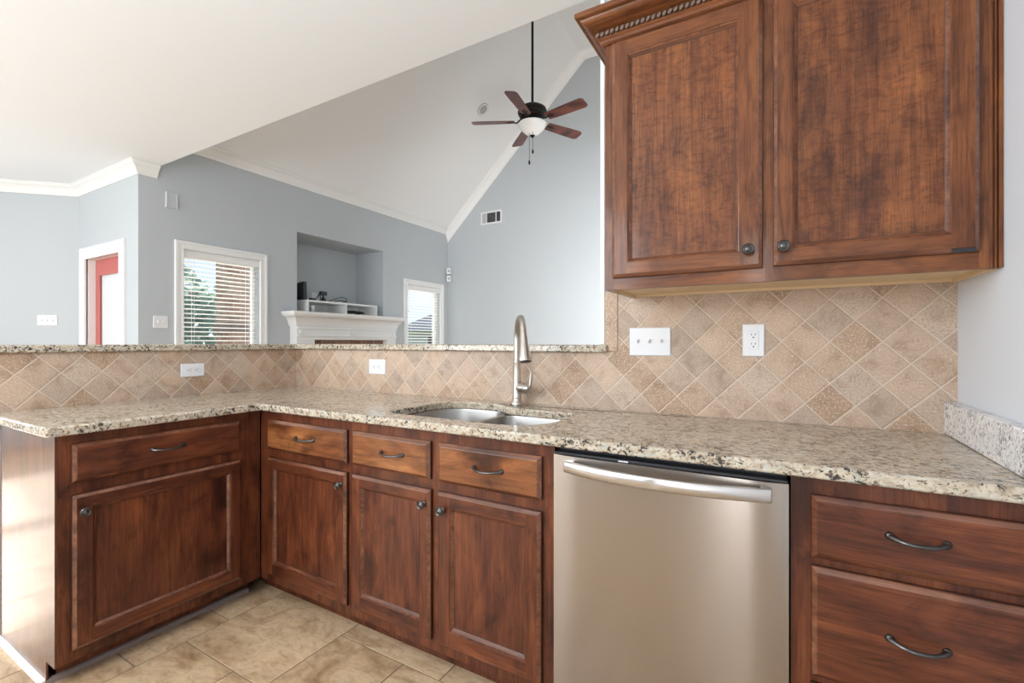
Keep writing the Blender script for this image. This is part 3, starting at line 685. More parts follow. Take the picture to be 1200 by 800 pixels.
CUT = rounded_poly([(1.312, -.535, .07), (1.66, -.540, .0), (1.998, -.545, .16), (1.998, -.185, .05), (1.700, -.178, .0), (1.655, -.165, .0), (1.600, -.105, .09), (1.312, -.105, .16)])
def slab(name, outline, hole, z0, z1, mat, bevel):
    bm = bmesh.new(); edges = []
    for loop in ([outline] + ([hole] if hole else [])):
        vs = [bm.verts.new((p[0], p[1], z0)) for p in loop]
        for i in range(len(vs)): edges.append(bm.edges.new((vs[i], vs[(i + 1) % len(vs)])))
    bmesh.ops.triangle_fill(bm, edges=edges, use_beauty=True)
    r = bmesh.ops.extrude_face_region(bm, geom=bm.faces[:]); bmesh.ops.translate(bm, verts=[e for e in r['geom'] if isinstance(e, bmesh.types.BMVert)], vec=(0, 0, z1 - z0))
    bmesh.ops.recalc_face_normals(bm, faces=bm.faces)
    me = bpy.data.meshes.new(name); bm.to_mesh(me); bm.free(); me.materials.append(mat)
    me.polygons.foreach_set('use_smooth', [True] * len(me.polygons)); me.set_sharp_from_angle(angle=math.radians(35))
    o = bpy.data.objects.new(name, me); C.objects.link(o)
    if bevel:
        b = o.modifiers.new('bevel', 'BEVEL'); b.width = bevel; b.segments = 3; b.limit_method = 'ANGLE'; b.angle_limit = math.radians(60)
    return o
ZC0, ZC1 = .882, .914
ct = slab('countertop', [(.001, -.001), (.001, -1.342), (.640, -1.342), (.640, -.632), (XR - .001, -.632), (XR - .001, -.001)], CUT, ZC0, ZC1, M['granite'], .006)
tag(ct, 'speckled beige granite L-shaped countertop with the sink cutout, on the base cabinets', 'countertop')
bt = slab('bar_top', [(.022, -.022), (2.054, -.022), (2.054, -.001), (2.021, -.001), (2.021, .32), (-.34, .32), (-.34, -1.36), (.022, -1.36)], None, ZBAR + .0005, ZBAR + .032, M['granite_even'], .005)
tag(bt, 'raised granite bar ledge running along the top of the tiled half walls', 'bar top')
ss = MB().box(XR - .032, XR - .001, -.632, -.001, ZC1 + .0005, 1.013).build('sidesplash', M['granite_lit'], bevel=.004)
tag(ss, 'upright granite splash strip against the right wall at the end of the counter', 'splash strip')

# ------------------------------------------------------------------ sink
sk = thing('kitchen_sink', 'double bowl stainless steel undermount sink set below the counter cutout', 'sink', (1.65, -.33, ZC0))
def bowl(name, pts, depth, dc):
    mb = MB(); base = rounded_poly(pts, 8); cx_ = sum(p[0] for p in base) / len(base); cy_ = sum(p[1] for p in base) / len(base)
    def R(k, z, add=0):
        out = []
        for x, y in base:
            dx, dy = x - cx_, y - cy_; L = math.hypot(dx, dy); s = (L * k + add) / L; out.append((cx_ + dx * s, cy_ + dy * s, z))
        return out
    z1 = ZC0 - .001
    mb.loft([R(1, z1, .014), R(1, z1, 0), R(1, z1 - .006, -.002), R(.985, z1 - depth * .8), R(.96, z1 - depth * .93), R(.90, z1 - depth * .99), R(.75, z1 - depth), R(.2, z1 - depth - .004)], 0, True, False, True)
    mb.loft([R(1, z1 - .002, .014), R(1, z1 - .008, .002), R(.99, z1 - depth * .8, .003), R(.96, z1 - depth * .95, .003), R(.75, z1 - depth - .004), R(.2, z1 - depth - .008)], 0, True, False, True)
    o = mb.build(name, M['sink'], sk, angle=50)
    dm = MB(); dm.lathe((dc[0], dc[1], z1 - depth - .0035), (0, 0, 1), [(.055, 0), (.055, .002), (.045, .003), (.040, .0005), (.012, .0005), (.010, .006), (.0, .007)], 28); dm.build('drain', M['nickel'], o)
bowl('large_bowl', [(1.306, -.541, .08), (1.645, -.546, .05), (1.648, -.165, .05), (1.600, -.099, .09), (1.306, -.099, .15)], .20, (1.47, -.32))
bowl('small_bowl', [(1.667, -.546, .05), (2.004, -.551, .15), (2.004, -.179, .05), (1.667, -.170, .05)], .17, (1.83, -.35))

# ------------------------------------------------------------------ faucet
fc = thing('kitchen_faucet', 'brushed nickel gooseneck pull-down faucet standing behind the sink', 'faucet', (1.654, -.062, ZC1))
fx, fy = 1.654, -.062; dv = Vector((.62, -.785, 0)).normalized()
b = MB(); b.lathe((fx, fy, ZC1 + .0003), (0, 0, 1), [(.029, 0), (.029, .006), (.025, .012), (.0205, .018), (.0195, .026)], 28); b.build('base', M['nickel'], fc)
b = MB(); b.lathe((fx, fy, ZC1 + .026), (0, 0, 1), [(.0195, 0), (.0205, .004), (.0195, .008), (.019, .060), (.0175, .120), (.0162, .158), (.0172, .162), (.0172, .167), (.0145, .171)], 28)
b.build('body', M['nickel'], fc)
Rr = .092; ztop0 = 1.200; pts = [(fx, fy, 1.105), (fx, fy, 1.15), (fx, fy, ztop0)]
for k in range(1, 17):
    a = PI * k / 18; q = Vector((fx, fy, ztop0)) + dv * Rr * (1 - math.cos(a)) + Vector((0, 0, Rr * math.sin(a) * 1.05)); pts.append(q)
rad = [.0140] * len(pts); b = MB(); b.tube(pts, rad, 16); b.build('spout', M['nickel'], fc)
q = Vector(pts[-1]); dn = (q - Vector(pts[-2])).normalized(); dn = (dn + Vector((0, 0, -1)) * 1.2 + dv * .25).normalized()
b = MB(); b.lathe(q - dn * .004, dn, [(.0125, 0), (.0155, .006), (.0155, .022), (.0165, .026), (.0180, .055), (.0200, .062), (.0245, .110), (.0270, .124), (.0255, .129), (.012, .129)], 24); hd = b.build('spray_head', M['nickel'], fc)
b = MB(); b.lathe(q + dn * .1255, dn, [(.0195, 0), (.0195, .0015), (0.001, .0016)], 20); b.build('nozzle', M['black'], hd)
hx = Vector((.94, -.34, 0)).normalized(); hc = Vector((fx, fy, ZC1 + .075)); b = MB()
b.lathe(hc, hx, [(.016, .008), (.0185, .020), (.0235, .026), (.0250, .045), (.0235, .062), (.015, .070), (.011, .078)], 24)
tip = hc + hx * .078
b.tube([tip - hx * .006, tip + hx * .006, tip + hx * .012 + Vector((0, 0, .02)), tip + hx * .018 + Vector((0, 0, .075))], [.009, .009, .0065, .0055], 10); b.build('handle', M['nickel'], fc)

# ------------------------------------------------------------------ dishwasher
dw = thing('dishwasher', 'stainless steel dishwasher with a bowed bar handle, built in under the counter', 'dishwasher', (2.40, -.33, FZ))
DX = (2.0975, 2.7005)
b = MB(); b.box(DX[0] + .004, DX[1] - .004, -.590, -.02, FZ + .10, .8805); b.box(DX[0] + .02, DX[1] - .02, -.54, -.02, FZ, FZ + .10); b.build('tub', M['black'], dw, bevel=.002, label='black tub and control edge')
b = MB(); b.box(DX[0] + .002, DX[1] - .002, -.625, -.588, .8605, .8685); b.build('control_strip', M['black'], dw, bevel=.002)
b = MB(); n = 14; yb = -.630
secd = []
for i in range(n + 1):
    s = -1 + 2 * i / n; x = (DX[0] + DX[1]) / 2 + s * (DX[1] - DX[0]) / 2
    secd.append((x, yb - .004 * (1 - s ** 2)))
front = [(secd[0][0], -.590)] + [(secd[0][0] + .0005, yb + .006)] + secd[1:-1] + [(secd[-1][0] - .0005, yb + .006)] + [(secd[-1][0], -.590)]
b.loft([[(x, y, z) for x, y in front] for z in (.135, .138, .858, .8605)]); b.build('front_panel', M['steel'], dw, angle=40)
b = MB(); N = 20; pts = []; hcx = (2.142 + 2.665) / 2
rings = []
for i in range(N + 1):
    s = -1 + 2 * i / N; x = hcx + s * .2625; o = .012 + .042 * (1 - abs(s) ** 2.2); y = yb - .002 - o; z = .833 - .000 * s; hh = .0165; dd = .0065
    rings.append([(x, y + dd, z - hh), (x, y - dd * .4, z - hh), (x, y - dd, z - hh * .7), (x, y - dd * 1.1, z), (x, y - dd, z + hh * .7), (x, y - dd * .4, z + hh), (x, y + dd, z + hh)])
b.loft(rings)
for sx_ in (-1, 1):
    x = hcx + sx_ * .2505; b.box(x - .012, x + .012, yb - .018, yb + .003, .8185, .8475)
b.build('handle', M['steel_handle'], dw, bevel=.002)
b = MB(); b.box(2.295, 2.322, -.6265, -.6245, .8625, .8655); b.build('indicator_label', M['plastic'], dw)

# ------------------------------------------------------------------ plates on the walls
def plate(F, u0, u1, v0, v1, parent, name='cover', th=.006):
    mb = MB(); R = lambda o, n: rect_ring(F, u0, u1, v0, v1, o, n)
    mb.loft([R(0, .0003), R(0, th - .003), R(.003, th)], 0); return mb.build(name, M['plastic'], parent)
def bx(F, u0, u1, v0, v1, n0, n1, mb):
    mb.loft([[F(u0, v0, n), F(u1, v0, n), F(u1, v1, n), F(u0, v1, n)] for n in (n0, n1)]); return mb
def slots(F, uc, vc, parent, horiz):
    mb = MB(); P_ = []
    if horiz: q = [(-.004, .006, .0035, .0012), (-.004, -.006, .0030, .0012)]
    for (a, b_, ha, hb) in ([( .006, .004, .0010, .0040), (-.006, .004, .0010, .0032)] if not horiz else [(.004, .006, .0040, .0010), (.004, -.006, .0032, .0010)]):
        bx(F, uc + a - ha, uc + a + ha, vc + b_ - hb, vc + b_ + hb, .008, .0089, mb)
    gu, gv = (0, -.007) if not horiz else (-.007, 0)
    ax = (Vector(F(0, 0, 1)) - Vector(F(0, 0, 0))); mb.lathe(Vector(F(uc + gu, vc + gv, .008)), ax, [(.0026, 0), (.0026, .0009), (0, .0009)], 10)
    mb.build('slots', M['slot'], parent)
F0 = fmap('main', 0.0); FL0 = fmap('left', 0.0); FX = fmap('left', XL)
t = thing('switch_plate', 'wide white three-switch plate on the tile under the wall cabinet', 'switch', (2.228, -.001, 1.194))
plate(F0, 2.147, 2.309, 1.138, 1.250, t)
for i in range(3):
    u = 2.228 + (i - 1) * .046
    mb = MB(); bx(F0, u - .005, u + .005, 1.183, 1.206, .0055, .0075, mb); mb.obox(Vector(F0(u, 1.197, .011)), (1, 0, 0), (0, -.8, .6), (0, .6, .8), .0040, .0085, .0042); mb.build('toggle', M['plastic'], t, bevel=.001)
    for vv_ in (1.164, 1.225):
        s1 = MB(); s1.lathe(Vector(F0(u, vv_, .0055)), (0, -1, 0), [(.0028, 0), (.0028, .0012), (.0005, .0016)], 10); s1.build('screw', M['plastic'], t)
t = thing('wall_outlet', 'upright white duplex outlet on the tile to the right of the three-switch plate', 'outlet', (2.595, -.001, 1.198), 'white outlets on the tile')
plate(F0, 2.560, 2.631, 1.141, 1.257, t)
mb = MB(); bx(F0, 2.579, 2.612, 1.165, 1.232, .005, .0082, mb); ins = mb.build('insert', M['plastic'], t, bevel=.001)
for v in (1.183, 1.216): slots(F0, 2.5955, v, ins, False)
t = thing('wall_outlet', 'sideways white duplex outlet on the tile of the long half wall, left of the sink', 'outlet', (.720, -.001, 1.055), 'white outlets on the tile')
plate(F0, .657, .783, 1.014, 1.096, t)
mb = MB(); bx(F0, .683, .757, 1.038, 1.072, .005, .0082, mb); ins = mb.build('insert', M['plastic'], t, bevel=.001)
for u in (.701, .739): slots(F0, u, 1.055, ins, True)
t = thing('wall_outlet', 'sideways white duplex outlet on the tile of the peninsula half wall', 'outlet', (.001, -.605, 1.046), 'white outlets on the tile')
plate(FL0, -.662, -.548, 1.012, 1.080, t)
mb = MB(); bx(FL0, -.640, -.572, 1.030, 1.062, .005, .0082, mb); ins = mb.build('insert', M['plastic'], t, bevel=.001)
for u in (-.622, -.588): slots(FL0, u, 1.046, ins, True)
t = thing('switch_plate', 'white double switch plate on the grey wall left of the window with the brick view', 'switch', (XL, .223, 1.38))
plate(FX, .165, .285, 1.325, 1.440, t)
for u in (.202, .248): mb = MB(); bx(FX, u - .005, u + .005, 1.370, 1.396, .005, .014, mb); mb.build('toggle', M['plastic'], t, bevel=.001)
r2 = math.sqrt(.5)
def FA(u, v, n): return (-3.627 - u * r2 + n * r2, YD - u * r2 - n * r2, v)
t = thing('switch_plate', 'white triple switch plate on the angled wall left of the red door', 'switch', FA(.267, 1.417, 0))
plate(FA, .182, .352, 1.363, 1.472, t)
for u in (.221, .267, .313): mb = MB(); bx(FA, u - .005, u + .005, 1.405, 1.429, .005, .014, mb); mb.build('toggle', M['plastic'], t, bevel=.001)
t = thing('door_chime', 'painted-over wall chime box high on the grey wall above the double switch', 'chime', (XL, .31, 2.53))
mb = MB(); R = lambda o, n: rect_ring(FX, .268, .352, 2.455, 2.60, o, n); mb.loft([R(0, .0003), R(0, .010), R(.004, .013)]); mb.build('cover', M['wall'], t)
for u in (.262, .350): mb = MB(); bx(FX, u + .002, u + .007, 2.456, 2.599, .0003, .017, mb); mb.build('side_bar', M['plastic'], t)

# two sensors near the far corner
def sensor(z, lab, tilt):
    t = thing('motion_sensor', lab, 'sensor', (XL + .05, YF - .05, z), 'sensors in the far corner')
    mb = MB(); a = Vector((r2, -r2, 0)); s_ = Vector((r2, r2, 0)); c0 = Vector((XL + .052, YF - .052, z))
    mb.obox(c0, a, s_, (0, 0, 1), .028, .036, .052); bo = mb.build('housing', M['plastic'], t, bevel=.008)
    mb = MB(); mb.obox(c0 - a * .042, a, s_, (0, 0, 1), .016, .012, .02); mb.build('bracket', M['plastic'], t)
    mb = MB(); mb.obox(c0 + a * .0285, a, s_, (0, 0, 1), .002, .018, .018); mb.build('lens', plain('sensor_lens', (.35, .35, .36), .3), bo)
sensor(2.405, 'upper small white sensor in the far corner of the living room', 0)
sensor(2.275, 'lower small white sensor in the far corner of the living room', 1)

# supply air vent on the gable wall
FF = lambda u, v, n: (u, YF - n, v)
t = thing('air_vent', 'white air register with dark louvres high on the gable wall', 'vent', (-1.417, YF, 3.21))
mb = MB(); u0, u1, v0, v1 = -1.614, -1.215, 3.115, 3.322
for q in ((u0, u1, v0, v0 + .025), (u0, u1, v1 - .025, v1), (u0, u0 + .025, v0 + .025, v1 - .025), (u1 - .025, u1, v0 + .025, v1 - .025), (u0 + .105, u0 + .118, v0 + .025, v1 - .025), (u0 + .285, u0 + .298, v0 + .025, v1 - .025)): bx(FF, q[0], q[1], q[2], q[3], .0003, .014, mb)
mb.build('frame', M['plastic'], t)
mb = MB(); bx(FF, u0 + .02, u1 - .02, v0 + .02, v1 - .02, .0003, .002, mb); mb.build('duct', M['slot'], t, smooth=False)
mb = MB(); bx(FF, u0 + .025, u0 + .105, v0 + .025, v1 - .025, .004, .006, mb); mb.build('closed_louvre', plain('louvre_grey', (.45, .46, .47), .5), t, smooth=False)
mb = MB()
for k in range(9): v = v0 + .036 + k * .0165; bx(FF, u0 + .118, u0 + .285, v, v + .003, .003, .010, mb)
for k in range(7): v = v0 + .040 + k * .021; bx(FF, u0 + .298, u1 - .025, v, v + .002, .003, .010, mb)
mb.build('louvres', plain('louvre_dark_grey', (.20, .20, .21), .5), t, smooth=False)

# round speaker on the sloped ceiling
sn = Vector((nx, 0, nz)); sp_c = Vector((-.904, 3.499, zs_(-.904)))
t = thing('ceiling_speaker', 'small round white speaker set in the sloped ceiling left of the fan', 'speaker', sp_c)
mb = MB(); mb.lathe(sp_c, sn, [(.082, .0005), (.082, .008), (.070, .012), (.064, .010), (.064, .002)], 32, 0, False, False); mb.build('ring', M['trim'], t)
mb = MB(); mb.lathe(sp_c, sn, [(.066, .001), (.0655, .003), (.05, .006), (.0005, .008)], 32); mb.build('grille', plain('grille_grey', (.42, .42, .42), .6), t)
mb = MB(); mb.lathe(sp_c, sn, [(.0865, .0004), (.0865, .004), (.082, .004), (.082, .0004)], 32, 0, False, False); mb.build('shadow_gap', M['slot'], t)

# ------------------------------------------------------------------ ceiling fan
fan = thing('ceiling_fan', 'dark bronze ceiling fan with reddish wood blades and a white bowl light', 'fan', (.321, 2.631, ZT))
fc_ = Vector((.321, 2.631, 0)); zb = 3.64
mb = MB(); mb.lathe(fc_ + Vector((0, 0, ZT - .0005)), (0, 0, -1), [(.075, 0), (.075, .02), (.055, .06), (.022, .085), (.014, .09)], 28); mb.build('canopy', M['darkmetal'], fan)
mb = MB(); mb.lathe(fc_ + Vector((0, 0, zb + .12)), (0, 0, 1), [(.0135, 0), (.0135, ZT - zb - .20)], 16); mb.build('downrod', M['darkmetal'], fan)
mb = MB(); mb.lathe(fc_ + Vector((0, 0, zb + .165)), (0, 0, -1), [(.018, 0), (.03, .012), (.045, .030), (.10, .045), (.148, .075), (.160, .105), (.160, .120), (.150, .128), (.150, .142), (.135, .152), (.135, .165), (.110, .185), (.075, .195), (.070, .215)], 40); mb.build('motor_housing', M['darkmetal'], fan)
mb = MB(); mb.lathe(fc_ + Vector((0, 0, zb - .05)), (0, 0, -1), [(.055, 0), (.062, .006), (.150, .018), (.156, .026), (.150, .040), (.120, .085), (.075, .125), (.030, .145), (.012, .147)], 40); bo = mb.build('bowl_light', M['frost'], fan, label='white glass bowl')
mb = MB(); mb.lathe(fc_ + Vector((0, 0, zb - .196)), (0, 0, -1), [(.028, 0), (.030, .006), (.016, .014), (.010, .024), (.002, .030)], 20); mb.build('finial', M['darkmetal'], bo)
for k in range(5):
    a = math.radians(62.5 + 72 * k); e = Vector((math.cos(a), math.sin(a), 0)); s_ = Vector((-math.sin(a), math.cos(a), 0)); pz = math.radians(-13)
    w_ax = s_ * math.cos(pz) + Vector((0, 0, 1)) * math.sin(pz); nrm = e.cross(w_ax)
    o0 = fc_ + Vector((0, 0, zb - .045))
    mb = MB(); outl = []
    for (r, h) in ((.195, .050), (.21, .056), (.30, .061), (.45, .067), (.60, .071), (.635, .070), (.662, .048)): outl.append((r, h))
    loop = [(r, h) for r, h in outl] + [(r, -h) for r, h in reversed(outl)]
    mb.loft([[o0 + e * r + w_ax * h + nrm * n for r, h in loop] for n in (-.003, .003)]); bl = mb.build('blade', M['fanwood'], fan, smooth=False)
    mb = MB(); mb.tube([fc_ + Vector((0, 0, zb - .012)) + e * .12, o0 + e * .17 - Vector((0, 0, .012)), o0 + e * .21 - nrm * .006], [(.022, .006), (.016, .006), (.014, .004)], 8, 0, s_)
    for h in (-.03, 0, .03): mb.tube([o0 + e * .20 - nrm * .006, o0 + e * (.29 if h == 0 else .26) + w_ax * h - nrm * .006], [(.008, .003), (.006, .003)], 6, 0, w_ax)
    mb.build('blade_iron', M['darkmetal'], bl)
for dx_, L_ in ((.030, .22), (-.012, .33)):
    c0 = fc_ + Vector((dx_, -.05, zb - .20 + .0)); mb = MB(); mb.tube([c0 + Vector((0, 0, .05)), c0 + Vector((0, 0, .05 - L_))], .0022, 6)
    mb.lathe(c0 + Vector((0, 0, .05 - L_)), (0, 0, -1), [(.003, 0), (.010, .012), (.011, .035), (.004, .048)], 10); mb.build('pull_chain', M['darkmetal'], fan)

# ------------------------------------------------------------------ fireplace with mantel
ZM = 1.550; fy0, fy1 = 1.535, 3.130; fxf = XL + .13
fp = thing('fireplace', 'white fireplace mantel with a brick surround under the wall niche', 'fireplace', (XL, (fy0 + fy1) / 2, FZ))
op = (1.775, 2.955, 1.225)
mb = MB(); mb.box(XL + .0005, fxf, fy0, op[0], FZ, op[2]); mb.build('leg', M['trim'], fp, bevel=.003)
mb = MB(); mb.box(XL + .0005, fxf, op[1], fy1, FZ, op[2]); mb.build('leg', M['trim'], fp, bevel=.003)
mb = MB(); mb.box(XL + .0005, fxf, fy0, fy1, op[2], 1.50); mb.box(fxf, fxf + .024, fy0 + .004, fy1 - .004, 1.262, 1.284); mb.box(fxf, fxf + .026, fy0 + .003, fy1 - .003, 1.350, 1.372)
mb.box(fxf, fxf + .030, fy0 + .03, fy0 + .07, 1.288, 1.347); mb.box(fxf, fxf + .032, 2.30, 2.36, 1.288, 1.347); mb.box(fxf, fxf + .030, fy1 - .07, fy1 - .03, 1.288, 1.347)
mb.build('frieze', M['trim'], fp, bevel=.003)
prof = [(.001, 1.385), (.012, 1.385), (.016, 1.400), (.022, 1.420), (.034, 1.450), (.054, 1.478), (.076, 1.494), (.088, 1.498), (.092, 1.510), (.104, 1.512), (.108, 1.518), (.108, ZM), (.001, ZM)]
mb = MB(); mb.loft([[(XL + .0005, fy0 - o, z), (fxf + o, fy0 - o, z), (fxf + o, fy1 + o, z), (XL + .0005, fy1 + o, z)] for o, z in prof]); mb.build('mantel_shelf', M['trim'], fp)
mb = MB(); mb.box(XL + .001, XL + .05, op[0], op[0] + .16, FZ, op[2]); mb.box(XL + .001, XL + .05, op[1] - .16, op[1], FZ, op[2]); mb.box(XL + .001, XL + .05, op[0] + .16, op[1] - .16, .98, op[2]); mb.build('brick_surround', M['firebrick'], fp, smooth=False, label='red brown brick surround')
mb = MB(); mb.box(XL + .001, XL + .02, op[0] + .16, op[1] - .16, FZ, .98); mb.build('firebox', M['black'], fp)

# white two-bay shelf box on the mantel, in the niche
by0, by1, bz0, bz1 = 1.770, 2.900, ZM + .0008, 1.712; bxf, bxb = XL - .005, XL - .36
nbz = NI[2]
sb = thing('shelf_box', 'low white two-compartment shelf box standing in the wall niche above the mantel', 'shelf', (XL - .18, 2.33, ZM))
mb = MB(); mb.box(bxb, bxf, by0, by1, bz1 - .022, bz1); mb.build('top_board', M['trim'], sb)
mb = MB(); mb.box(bxb, bxf, by0, by1, bz0 - .0, bz0 + .016); mb.build('bottom_board', M['trim'], sb)
for n_, y in (('side_board', by0), ('divider', 2.345), ('side_board', by1 - .024)): mb = MB(); mb.box(bxb, bxf, y, y + .024, bz0 + .016, bz1 - .022); mb.build(n_, M['trim'], sb)
mb = MB(); mb.box(bxb - .006, bxb, by0, by1, bz0, bz1); mb.build('back_board', M['trim'], sb)
struct(MB().box(XL - d_, XL - .0, NI[0], NI[1], NI[2], ZM).build('trim_5', M['trim'], smooth=False))

zt = bz1 + .0006
t = thing('modem', 'black upright modem at the left end of the white shelf box', 'modem', (XL - .13, 1.80, zt))
mb = MB(); pr = [(-.075, 0), (.075, 0), (.070, .20), (.062, .215), (-.070, .20)]
mb.loft([[(XL - .15 + a, y, zt + .012 + b_) for a, b_ in pr] for y in (1.745 + .03, 1.79 + .03)]); h_ = mb.build('housing', M['black'], t, bevel=.004)
mb = MB(); mb.box(XL - .22, XL - .08, 1.765, 1.83, zt, zt + .012); mb.build('foot', M['black'], t, bevel=.003)
t = thing('desk_gadget', 'small black boxy gadget on a round stand amid the cables on the shelf box', 'gadget', (XL - .15, 2.11, zt))
mb = MB(); mb.lathe((XL - .15, 2.11, zt), (0, 0, 1), [(.045, 0), (.045, .010), (.030, .045), (.012, .06), (.010, .085)], 18); mb.build('stand', M['black'], t)
mb = MB(); mb.box(XL - .175, XL - .125, 2.065, 2.155, zt + .085, zt + .135); hh_ = mb.build('head', M['black'], t, bevel=.006)
mb = MB(); mb.lathe((XL - .125, 2.11, zt + .11), (1, 0, 0), [(.016, 0), (.016, .004), (.008, .005), (0, .005)], 14); mb.build('lens', plain('lens_glass', (.05, .05, .07), .1), hh_)
t = thing('power_adapter', 'low black power adapter beside the modem on the shelf box', 'adapter', (XL - .12, 1.93, zt))
mb = MB(); mb.box(XL - .16, XL - .10, 1.90, 1.965, zt, zt + .035); mb.build('brick', M['black'], t, bevel=.006)
mb = MB(); mb.tube([(XL - .11, 1.965, zt + .018), (XL - .10, 2.0, zt + .07), (XL - .11, 2.02, zt + .10), (XL - .12, 2.05, zt + .04), (XL - .12, 2.06, zt + .006)], .006, 6); mb.build('cord', M['black'], t)
def cable(name, pts, r, label, cat='cable', group=None):
    P_ = [Vector(p) for p in pts]; out = []
    for i in range(len(P_) - 1):
        p0, p1, p2, p3 = P_[max(i - 1, 0)], P_[i], P_[i + 1], P_[min(i + 2, len(P_) - 1)]
        for k in range(8):
            u = k / 8; out.append(.5 * ((2 * p1) + (p2 - p0) * u + (2 * p0 - 5 * p1 + 4 * p2 - p3) * u * u + (3 * p1 - p0 - 3 * p2 + p3) * u ** 3))
    out.append(P_[-1]); o = MB().tube(out, r, 8).build(name, M['black']); tag(o, label, cat, group); return o
cable('cable', [(XL - .14, 2.17, zt + .006), (XL - .10, 2.24, zt + .04), (XL - .09, 2.34, zt + .075), (XL - .10, 2.43, zt + .07), (XL - .14, 2.47, zt + .04), (XL - .17, 2.42, zt + .012), (XL - .16, 2.33, zt + .005), (XL - .12, 2.25, zt + .006), (XL - .08, 2.31, zt + .03), (XL - .07, 2.40, zt + .028), (XL - .10, 2.45, zt + .006)], .0045, 'looped black cable lying on top of the shelf box')
zi = bz0 + .0166
rg = random.Random(3); pts = []
for k in range(26): a = k * .9; pts.append((XL - .15 + .07 * math.cos(a) + rg.uniform(-.02, .02), 2.56 + .14 * math.sin(a * 1.1) + rg.uniform(-.03, .03), zi + .008 + .03 * (k / 26) + .02 * abs(math.sin(a * .7))))
cable('cable_bundle', pts, .0055, 'tangled black cables inside the right compartment of the shelf box')
t = thing('white_cup', 'small white cup in the left compartment of the shelf box', 'cup', (XL - .09, 1.905, zi))
mb = MB(); mb.lathe((XL - .09, 1.905, zi), (0, 0, 1), [(.024, 0), (.030, .07), (.033, .085), (.030, .085), (.026, .06), (.021, .006)], 20); mb.build('cup_wall', M['plastic'], t)
mb = MB(); mb.lathe((XL - .09, 1.905, zi + .006), (0, 0, 1), [(.020, 0), (.020, .002), (.001, .002)], 16); mb.build('cup_base', M['plastic'], t)
t = thing('plug_block', 'small black plug block left of the white cup in the shelf box', 'plug', (XL - .08, 1.83, zi))
mb = MB(); mb.box(XL - .11, XL - .055, 1.808, 1.855, zi, zi + .05); mb.build('block', M['black'], t, bevel=.004)
mb = MB(); mb.box(XL - .056, XL - .05, 1.822, 1.828, zi + .02, zi + .032); mb.box(XL - .056, XL - .05, 1.836, 1.842, zi + .02, zi + .032); mb.build('prongs', M['nickel'], t)
t = thing('wall_outlet', 'white outlet plate on the back of the niche behind the modem', 'outlet', (XL - d_, 2.30, 1.84))
FN = fmap('left', XL - d_); plate(FN, 2.245, 2.325, 1.76, 1.875, t)
mb = MB(); bx(FN, 2.268, 2.302, 1.79, 1.845, .005, .0082, mb); ins = mb.build('insert', M['plastic'], t)

# ------------------------------------------------------------------ outdoors
struct(MB().box(-90, XL - .9, -40, 90, -.30, -.20).build('ground', M['grass'], smooth=False))
pc_ = thing('brick_column', 'brown brick porch column seen through the left window blind', 'column', (-4.75, 2.24, -.2))
mb = MB(); mb.box(-4.92, -4.56, 2.075, 2.415, -.2, 3.3); mb.build('shaft', M['brick'], pc_, smooth=False)
mb = MB(); mb.box(-4.945, -4.535, 2.05, 2.44, 1.36, 1.49); mb.build('band', plain('dark_brick_band', (.13, .09, .08), .9, bump=(60, .4)), pc_, label='dark brick band')
mb = MB(); mb.box(-4.96, -4.52, 2.035, 2.455, -.2, .12); mb.build('plinth', M['brick'], pc_)
def tree(x, y, h, r, mat, label, group='trees beyond the windows'):
    t = thing('leafy_tree', label, 'tree', (x, y, -.2), group); rg = random.Random(int(abs(x * 13 + y * 7) * 10))
    mb = MB(); mb.tube([(x, y, -.2), (x + .1, y, h * .3), (x, y + .1, h * .6)], [.16, .12, .06], 8); mb.build('trunk', M['bark'], t)
    mb = MB()
    for k in range(900):
        a, b_, c_ = rg.gauss(0, 1), rg.gauss(0, 1), rg.gauss(0, 1); L = math.sqrt(a * a + b_ * b_ + c_ * c_) or 1; q = (rg.random() ** .4)
        lump = 1 + .18 * math.sin(5 * a / L + x) + .15 * math.sin(6 * c_ / L + y)
        p = Vector((x + a / L * r * q * lump, y + b_ / L * r * q * lump, h * .58 + c_ / L * h * .42 * q * lump)); s_ = rg.uniform(.14, .30) * (r / 2.2)
        u = Vector((rg.gauss(0, 1), rg.gauss(0, 1), rg.gauss(0, 1))).normalized(); v = u.orthogonal().normalized()
        mb.add([p - u * s_, p + v * s_ * .6, p + u * s_, p - v * s_ * .6], [(0, 1, 2, 3)])
    mb.build('crown', mat, t, smooth=False)
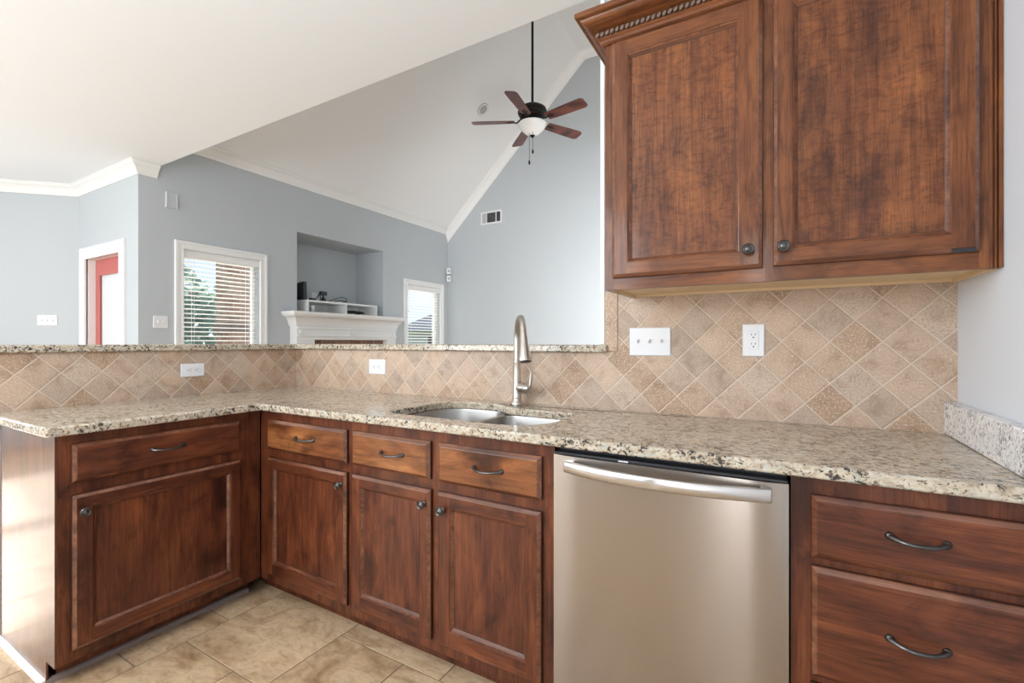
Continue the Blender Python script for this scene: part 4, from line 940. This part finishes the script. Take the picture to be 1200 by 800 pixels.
TT = [(-13.0, 2.6, 3.2, 1.7, 'leaf_a', 'mid green tree nearest the left edge of the left window'),
      (-17.0, 6.6, 3.9, 2.2, 'leaf_c', 'dark green tree behind the centre of the left window'),
      (-29.5, 7.5, 6.8, 3.6, 'leaf_a', 'tall mid green tree far behind the left window'),
      (-21.0, 13.4, 4.7, 2.8, 'leaf_c', 'dark green tree just left of the brick column'),
      (-11.8, 6.6, 1.5, .8, 'leaf_b', 'low light green shrub in front of the dark trees'),
      (-8.2, 2.5, 1.5, .62, 'leaf_b', 'light green bush at the lower left of the left window')]
for q in TT: tree(q[0], q[1], q[2], q[3], M[q[4]], q[5])
def boulder(x, y, z, r, label):
    rg = random.Random(int(abs(x * 31 + y * 17))); mb = MB(); mb.sphere((x, y, z), r, 8, 0, (1.2, 1.4, .75))
    mb.v = [(p[0] + rg.uniform(-.05, .05) * r * 2, p[1] + rg.uniform(-.05, .05) * r * 2, p[2] + rg.uniform(-.05, .05) * r) for p in mb.v]
    o = mb.build('boulder', M['stone'], smooth=True, angle=60); tag(o, label, 'rock', 'pale rocks outside the left window')
boulder(-8.4, 4.35, .25, .72, 'large pale rock among the shrubs outside the left window')
boulder(-14.2, 8.9, .3, .95, 'pale rock farther back behind the light green shrub')
# neighbour's house seen through the right-hand window
hs = thing('neighbour_house', 'pale house with a blue-grey roof seen through the right window blind', 'house', (-15.5, 26, -.2))
hv = Vector((-15.4, 26.6, 0)); e1 = Vector((.865, .502, 0)).normalized(); e2 = Vector((-e1.y, e1.x, 0)); up = Vector((0, 0, 1))
mb = MB(); mb.obox(hv + up * .85, e1, e2, up, 5.6, 4, 1.05); mb.build('walls', M['siding'], hs, smooth=False)
ringsA = [hv + e1 * a + e2 * b_ + up * 1.9 for a, b_ in ((-6.2, -4.6), (6.2, -4.6), (6.2, 4.6), (-6.2, 4.6))]; ringsB = [hv + e1 * a + e2 * b_ + up * 4.0 for a, b_ in ((-2.6, -.05), (2.6, -.05), (2.6, .05), (-2.6, .05))]
mb = MB(); mb.loft([ringsA, ringsB]); mb.build('roof', M['shingle'], hs, smooth=False)
for k in (-3.5, 0, 3.5):
    f_ = MB(); f_.obox(hv + e1 * k - e2 * 4.02 + up * .95, e1, e2, up, .6, .04, .7); wf = f_.build('window', M['trim'], hs)
    f_ = MB(); f_.obox(hv + e1 * k - e2 * 4.07 + up * .95, e1, e2, up, .5, .02, .6); f_.build('pane', M['black'], wf)
